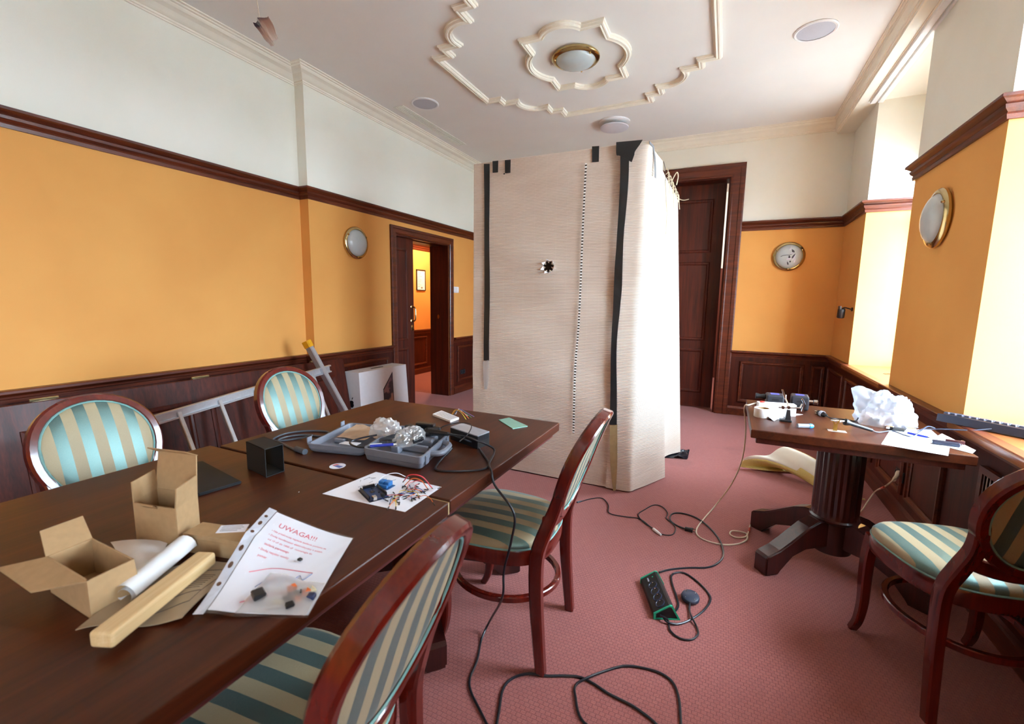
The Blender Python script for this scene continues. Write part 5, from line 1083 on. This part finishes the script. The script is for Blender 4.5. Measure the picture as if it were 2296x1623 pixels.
# ================================================================= around the soldering table
RZ = .7503
RP = lambda x, y, z=0: at(x, y, z=RZ+z)
cable('cream_cable', 'cream mains cable running from the soldering table across the carpet to the wall', [RP(1718, 905, .006), RP(1700, 903, .006), Vector((.165, 2.98, RZ+.005)), Vector((.143, 2.99, .735)), at(1672, 965, y=3.02), at(1664, 1030, y=3.06), at(1640, 1085, y=3.12), at(1605, 1132, y=3.16)] + [FZ(x, y) for x, y in ((1578, 1163), (1562, 1186), (1566, 1202), (1590, 1214), (1625, 1221), (1655, 1219), (1674, 1210), (1675, 1198))] + [FZ(1665, 1193, .009), FZ(1642, 1190, .009), FZ(1637, 1198), FZ(1652, 1205), FZ(1672, 1203), FZ(1679, 1190), FZ(1682, 1178), FZ(1692, 1170), FZ(1720, 1164), FZ(1790, 1160), FZ(1880, 1158), FZ(1925, 1150), at(1945, 1125, z=.03), at(1962, 1102, z=.06), at(1985, 1090, x=XR-.22), at(2003, 1075, x=XR-.09), at(2010, 1064, x=XR-.045)], .0042, 'creamcable', [('plug', plugm(at(2004, 1076, x=XR-.08), Vector((XR-.024, at(2013, 1060, x=XR-.03).y, at(2013, 1060, x=XR-.03).z)), .011, .018), 'creamcable'), ('red_tie', MB().tube([at(1968, 1098, z=.065), at(1982, 1092, x=XR-.24)], .006, 8), plain('red_tape', 'b8402c', .5)), ('red_tie', MB().tube([FZ(1679, 1192), FZ(1681, 1184)], .006, 8), plain('red_tape', 'b8402c'))])
# yellow foam sheet
rim = smooth([at(x, y, y=4.05) for x, y in ((1716, 1062), (1690, 1068), (1668, 1060), (1661, 1045), (1668, 1030), (1690, 1023), (1722, 1023), (1742, 1010), (1757, 1004), (1772, 1008), (1782, 1025), (1784, 1045))], 4); K = len(rim)-1
def ff(u, v):
    a = u*K; i = min(int(a), K-1); p = rim[i].lerp(rim[i+1], a-i); s = min(1, max(0, (u-.30)/.3)); g = Vector((.30+.08*s, .10-.42*s, -.16*s*v))
    p = p+g*v; p.z = max(p.z, .014+.002*s); return p
fom = NT('yellow_foam'); nz = fom.n('TexNoise'); nz.inputs['Scale'].default_value = 160; fom.l(fom.coord(), nz.inputs['Vector']); fom.bump(nz.outputs[0], .2, .002)
M['foam'] = fom.set(.75, 0, .2, 0, fom.ramp(nz.outputs[0], [(.3, lin('d8c874')), (.7, lin('e4d68c'))]))
T = thing('foam_sheet', 'curled yellow foam sheet on the carpet behind the soldering table', 'foam', (.5, 3.95, 0))
obj('sheet', MB().grid(lambda u, v: ff(u, v), K, 8, .011), 'foam', T)
obj('white_skin', MB().grid(lambda u, v: ff(.34+.66*u, v)+Vector((-.002, -.012, .012)), K, 8, .001), plain('foam_skin', 'e9e6d6', .6, var=.02), T)
# white carton, tape roll, dark chargers
wq = [RP(1697, 926), RP(1787, 931), RP(1790, 924), RP(1700, 918)]
a, b = RP(1700, 928), RP(1784, 934); bk_ = Vector((-(b-a).y, (b-a).x, 0)).normalized()*.05
tag(obj('white_carton', MB().quadbox([a, b, b+bk_, a+bk_], [up(p, RZ+.062) for p in (a, b, b+bk_, a+bk_)]), 'white'), 'long white carton behind the helping-hand stand', 'carton')
p = RP(1710, 934); T = thing('tape_roll', 'wide roll of white tape at the table corner', 'tape', p)
obj('tape', MB().lathe([(.028, 0), (.043, 0), (.044, .002), (.044, .046), (.043, .048), (.028, .048), (.028, 0)], 36, Matrix.Translation(p), cap=False), 'white', T)
obj('core', MB().lathe([(.0255, .001), (.028, .001), (.028, .047), (.0255, .047), (.0255, .001)], 36, Matrix.Translation(p), cap=False), 'card', T)
p = RP(1706, 899, .064); tag(obj('red_cap', MB().lathe([(.001, 0), (.012, 0), (.012, .006), (.001, .008)], 16, Matrix.Translation((a.lerp(b, .12)+bk_*.5).to_tuple()[:2]+(RZ+.062,))), plain('red_plastic', 'd8473e', .4)), 'small red cap on the white carton', 'cap')
def charger(label, x0, y0, x1, y1, rot, hgt):
    a, b = RP(x0, y0), RP(x1, y1); c = (a+b)/2; w = (b-a).length; T = thing('battery_charger', label, 'charger', c, rot, 'dark chargers on the soldering table')
    obj('charger_body', MB().rbox((-w/2, 0, 0), (w/2, .10, hgt), .008), plain('charcoal_plastic', '2b2e36', .45), T, False)
    obj('charger_label', MB().box((-w*.25, .03, hgt), (w*.25, .08, hgt+.0008)), plain('blue_label', '5a62b8', .4), T, False)
    mb = MB()
    for k in range(8): mb.box((-w*.35+k*w*.09, -.001, .012), (-w*.35+k*w*.09+.004, .001, .035))
    obj('vent_slots', mb, 'black', T, False); obj('slot', MB().box((-w*.2, -.0012, .045), (w*.2, .001, .055)), 'black', T, False); return T, c, w
T1, c, w = charger('dark charger with a knob beside the tape roll', 1718, 914, 1756, 916, 0, .075)
obj('knob', MB().lathe([(.001, 0), (.014, 0), (.016, .01), (.012, .03), (.017, .045), (.017, .055), (.001, .056)], 18, Matrix.Translation((-w/2, .05, .055)) @ Matrix.Rotation(-pi/2, 4, 'Y')), 'black', T1, False)
T2, c, w = charger('dark charger with a metal jack towards the plastic bag', 1773, 918, 1812, 921, radians(-3), .08)
obj('jack', MB().lathe([(.001, 0), (.009, 0), (.009, .02), (.014, .024), (.014, .04), (.006, .046), (.001, .046)], 16, Matrix.Translation((w/2, .03, .05)) @ Matrix.Rotation(pi/2, 4, 'Y')), 'chrome', T2, False)
# helping hand
p = RP(1765, 945); T = thing('helping_hand', 'helping-hand stand with chrome arms and clips', 'stand', p)
obj('base', MB().rbox((p.x-.035, p.y-.018, RZ), (p.x+.02, p.y+.02, RZ+.012), .004).quadbox([(p.x-.012, p.y-.012, RZ+.012), (p.x+.014, p.y-.012, RZ+.012), (p.x+.014, p.y+.012, RZ+.012), (p.x-.012, p.y+.012, RZ+.012)], [(p.x-.006, p.y-.006, RZ+.062), (p.x+.008, p.y-.006, RZ+.062), (p.x+.008, p.y+.006, RZ+.062), (p.x-.006, p.y+.006, RZ+.062)]), 'black', T)
def arm(pts, r=.0035): return MB().tube([p+Vector(q_) for q_ in pts], r, 8)
obj('cross_arm', arm([(-.045, 0, .07), (.05, 0, .078)], .004).lathe([(.001, -.008), (.008, -.008), (.008, .008), (.001, .008)], 12, Matrix.Translation(p+Vector((-.025, 0, .072))) @ Matrix.Rotation(pi/2, 4, 'X')).lathe([(.001, -.008), (.008, -.008), (.008, .008), (.001, .008)], 12, Matrix.Translation(p+Vector((.0, 0, .075))) @ Matrix.Rotation(pi/2, 4, 'X')), 'chrome', T)
cl = obj('clip_arm', arm([(0, 0, .075), (-.008, 0, .10), (-.02, 0, .125)]), 'chrome', T); obj('clip_jaw', MB().tube([p+Vector(q_) for q_ in ((-.02, 0, .12), (-.035, 0, .165))], .005, sq=(.006, .004), smooth=False).tube([p+Vector(q_) for q_ in ((-.016, 0, .12), (-.018, 0, .14))], .003, 6), 'chrome', cl)
cl = obj('clip_arm', arm([(.05, 0, .078), (.058, 0, .10)]), 'chrome', T); obj('clip_jaw', MB().tube([p+Vector(q_) for q_ in ((.06, 0, .06), (.068, 0, .10), (.055, 0, .125))], .005, sq=(.007, .004), smooth=False), 'chrome', cl)
# foil sheet and scraps in front of it
q = [RP(1697, 928, .001), RP(1735, 944, .001), RP(1757, 936, .001), RP(1715, 925, .001)]
tag(obj('clear_card', MB().grid(lambda u, v: q[0].lerp(q[1], u).lerp(q[3].lerp(q[2], u), v)+Vector((0, 0, .004+.016*(1-abs(2*u-.8)))), 10, 4, .001), plain('pale_card', 'c4c8d4', .25)), 'bent pale plastic card in front of the tape roll', 'card')
q = [RP(1735, 930, .001), RP(1760, 934, .001), RP(1800, 929, .001), RP(1770, 925, .001)]
tag(obj('paper_scrap', MB().prism([(p_.x, p_.y) for p_ in q], RZ, RZ+.001), 'paper'), 'white paper scrap under the helping-hand stand', 'paper')
# vial
a, b = RP(1788, 954, .011), RP(1814, 955, .011); T = thing('vial', 'small clear vial with a bright blue cap', 'vial', a)
obj('glass_tube', MB().tube([a, b], .0105, 14), plain('vial_glass', 'b9c4d2', .1, Transmission_Weight=.5), T); d = (b-a).normalized()
obj('blue_cap', MB().tube([b, b+d*.012, b+d*.02], [.012, .012, .007], 14), plain('cap_blue', '3d8fd8', .35), T)
# loose mains plug
a, b = RP(1836, 925, .014), RP(1852, 931, .012)
cable('plug_lead', 'black mains plug lead lying beside the vial', [b, RP(1862, 937, .006), RP(1880, 939, .004), RP(1905, 942, .004), RP(1918, 944, .004), RP(1925, 936, .02), RP(1930, 930, .03)], .0034, 'cable', [('plug', plugm(a, b, .016, .009), 'black'), ('plug_pin', MB().tube([a+Vector((-.018, .012, .004)), a+Vector((0, .008, .004))], .003, 8).tube([a+Vector((-.02, -.008, -.004)), a+Vector((0, -.008, -.004))], .003, 8), 'chrome'), ('plug_band', MB().tube([a.lerp(b, .3), a.lerp(b, .6)], .0165, 12), plain('pale_label', 'aab0c0', .4))])
# soldering iron on its stand
p = RP(1872, 966); T = thing('iron_stand', 'brass fork stand on a thin metal plate', 'stand', p); brs = plain('old_brass', 'b0893f', .35, .8)
obj('plate', MB().box((p.x-.03, p.y-.02, RZ), (p.x+.045, p.y+.02, RZ+.0015)), 'alu', T)
obj('fork', MB().box((p.x-.008, p.y-.0015, RZ), (p.x+.008, p.y+.0015, RZ+.035)).quadbox([(p.x-.008, p.y-.0015, RZ+.035), (p.x-.001, p.y-.0015, RZ+.032), (p.x-.001, p.y+.0015, RZ+.032), (p.x-.008, p.y+.0015, RZ+.035)], [(p.x-.017, p.y-.0015, RZ+.055), (p.x-.012, p.y-.0015, RZ+.055), (p.x-.012, p.y+.0015, RZ+.055), (p.x-.017, p.y+.0015, RZ+.055)]).quadbox([(p.x+.001, p.y-.0015, RZ+.032), (p.x+.008, p.y-.0015, RZ+.035), (p.x+.008, p.y+.0015, RZ+.035), (p.x+.001, p.y+.0015, RZ+.032)], [(p.x+.012, p.y-.0015, RZ+.055), (p.x+.017, p.y-.0015, RZ+.055), (p.x+.017, p.y+.0015, RZ+.055), (p.x+.012, p.y+.0015, RZ+.055)]), brs, T)
i0 = p+Vector((-.02, -.002, .052)); i1 = p+Vector((.035, .015, .048)); i2 = p+Vector((.155, .05, .012)); dI = (i2-i1).normalized()
T = thing('soldering_iron', 'black-handled soldering iron resting on the brass fork', 'soldering iron', p+Vector((.1, .04, 0)))
obj('iron_tip', MB().tube([i0, i0.lerp(i1, .3), i1], [.002, .005, .0055], 10), 'chrome', T)
obj('iron_handle', MB().tube([i1, i1+dI*.004, i1+dI*.012, i1+dI*.03, i2], [.010, .0165, .0165, .010, .008], 14), 'black', T)
obj('iron_cord', MB().tube(smooth([i2-dI*.004, i2+dI*.03, RP(2000, 966, .005), RP(2030, 976, .005), RP(2048, 978, .005), RP(2062, 968, .02), RP(2080, 956, .03), RP(2096, 960, .02)], 6), .003, 6), plain('slate_cable', '3c4458', .4), T)
# milky plastic bag
crinkled((.775, 2.85, RZ+.002), .125, .10, .165, 5.2, 'carrier_bag', 'crumpled milky plastic bag on the soldering table', 'bag', ear=(pi*.97, .14, .075))
for k, (x, y, L_, h_) in enumerate(((1960, 948, .05, .022), (1992, 962, .035, .02), (2012, 966, .05, .016), (2040, 966, .04, .018))):
    p = RP(x, y); tag(obj('adapter', MB().rbox((p.x-L_/2, p.y-.012, RZ), (p.x+L_/2, p.y+.014, RZ+h_), .004), 'black' if k % 2 == 0 else 'chrome'), ['small black adapter beside the loose plug lead', 'small shiny connector under the plastic bag edge', 'black adapter half under the milky plastic bag', 'small shiny connector by the white sheet'][k], 'adapter', 'small parts by the plastic bag')
# papers, pen, multitool
def paper(label, px, z, name='paper_sheet'):
    q = [RP(x, y, z) for x, y in px]; return tag(obj(name, MB().prism([(p.x, p.y) for p in q], RZ+z, RZ+z+.0008), 'paper'), label, 'paper')
paper('white sheet overhanging the soldering table edge', ((1976, 996), (2126, 1022), (2130, 1000), (2085, 962), (1995, 966)), .0)
paper('white pad of paper under the black multitool', ((2078, 990), (2180, 1017), (2188, 1010), (2112, 972)), .001)
a, b = RP(2035, 970, .006), RP(2080, 980, .006); T = thing('ballpoint_pen', 'blue ballpoint pen on the white sheet', 'pen', a)
obj('barrel', MB().tube([a, b], .0045, 8), plain('blue_plastic', '2436a8'), T); obj('pen_tip', MB().tube([b, b+(b-a)*.12], [.0035, .001], 8), 'black', T)
p = RP(2120, 998, .002); T = thing('multitool', 'black folding multitool on the pad of paper', 'tool', p)
m_ = Matrix.Translation(p) @ Matrix.Rotation(radians(-8), 4, 'Z')
obj('tool_body', MB().rbox((-.045, -.014, 0), (.045, .012, .018), .005).xf(m_), plain('gunmetal', '2c3346', .35, .4), T)
obj('tool_blade', MB().rbox((.0, .008, .010), (.062, .014, .026), .002).xf(m_), plain('dark_red_grip', '4a2226', .4), T); obj('tool_pin', MB().lathe([(.001, 0), (.005, 0), (.005, .022), (.001, .022)], 10, m_ @ Matrix.Translation((.055, .016, .004))), 'chrome', T)
# keyboard on the sill
K0, K1 = at(2099, 941, z=.80), at(2233, 968, z=.80); kd = (K1-K0); kd.z = 0; kd.normalize(); kn = Vector((-kd.y, kd.x, 0)); kz = .797
KM = basis(Vector((K0.x, K0.y, kz)), kd, kn); T = thing('keyboard', 'black computer keyboard lying across the window sill', 'keyboard', (K0.x, K0.y, kz))
obj('keyboard_body', MB().quadbox([(0, 0, 0), (.44, 0, 0), (.44, .145, 0), (0, .145, 0)], [(0, .006, .036), (.44, .006, .036), (.44, .145, .013), (0, .145, .013)]).xf(KM), plain('slate_keys', '2a3040', .4), T)
kc = plain('key_cap', '343b4d', .45); km = None
for r_ in range(5):
    for c_ in range(16):
        z = .0355-.004*r_
        mbk = MB().quadbox([(-.0095, -.010, 0), (.0095, -.010, 0), (.0095, .010, 0), (-.0095, .010, 0)], [(-.007, -.0075, .009), (.007, -.0075, .009), (.007, .0075, .009), (-.007, .0075, .009)])
        if km is None: k0 = obj('key', mbk, kc, T, False); km = k0.data
        else: k0 = bpy.data.objects.new('key', km); COL.objects.link(k0); k0.parent = T
        k0.matrix_local = ROOTM[T.name].inverted() @ KM @ Matrix.Translation((.022+c_*.0262, .034+r_*.0245, z))
obj('keyboard_cord', MB().tube(smooth([KM @ Vector((.20, .004, .012)), KM @ Vector((.15, -.04, -.005)), RP(2120, 962, .03), RP(2096, 962, .02), RP(2070, 962, .012), RP(2058, 966, .006)], 6), .003, 6), plain('slate_cable', '3c4458'), T)
p = at(1990, 838, z=ZSILL+.008); tag(obj('wire_loop', MB().tube(smooth([Vector((p.x+.03*cos(a), p.y+.03*sin(a), p.z)) for a in [k*.7 for k in range(9)]], 4), .0015, 5), 'cable'), 'thin wire loop lying on the far window sill', 'wire')
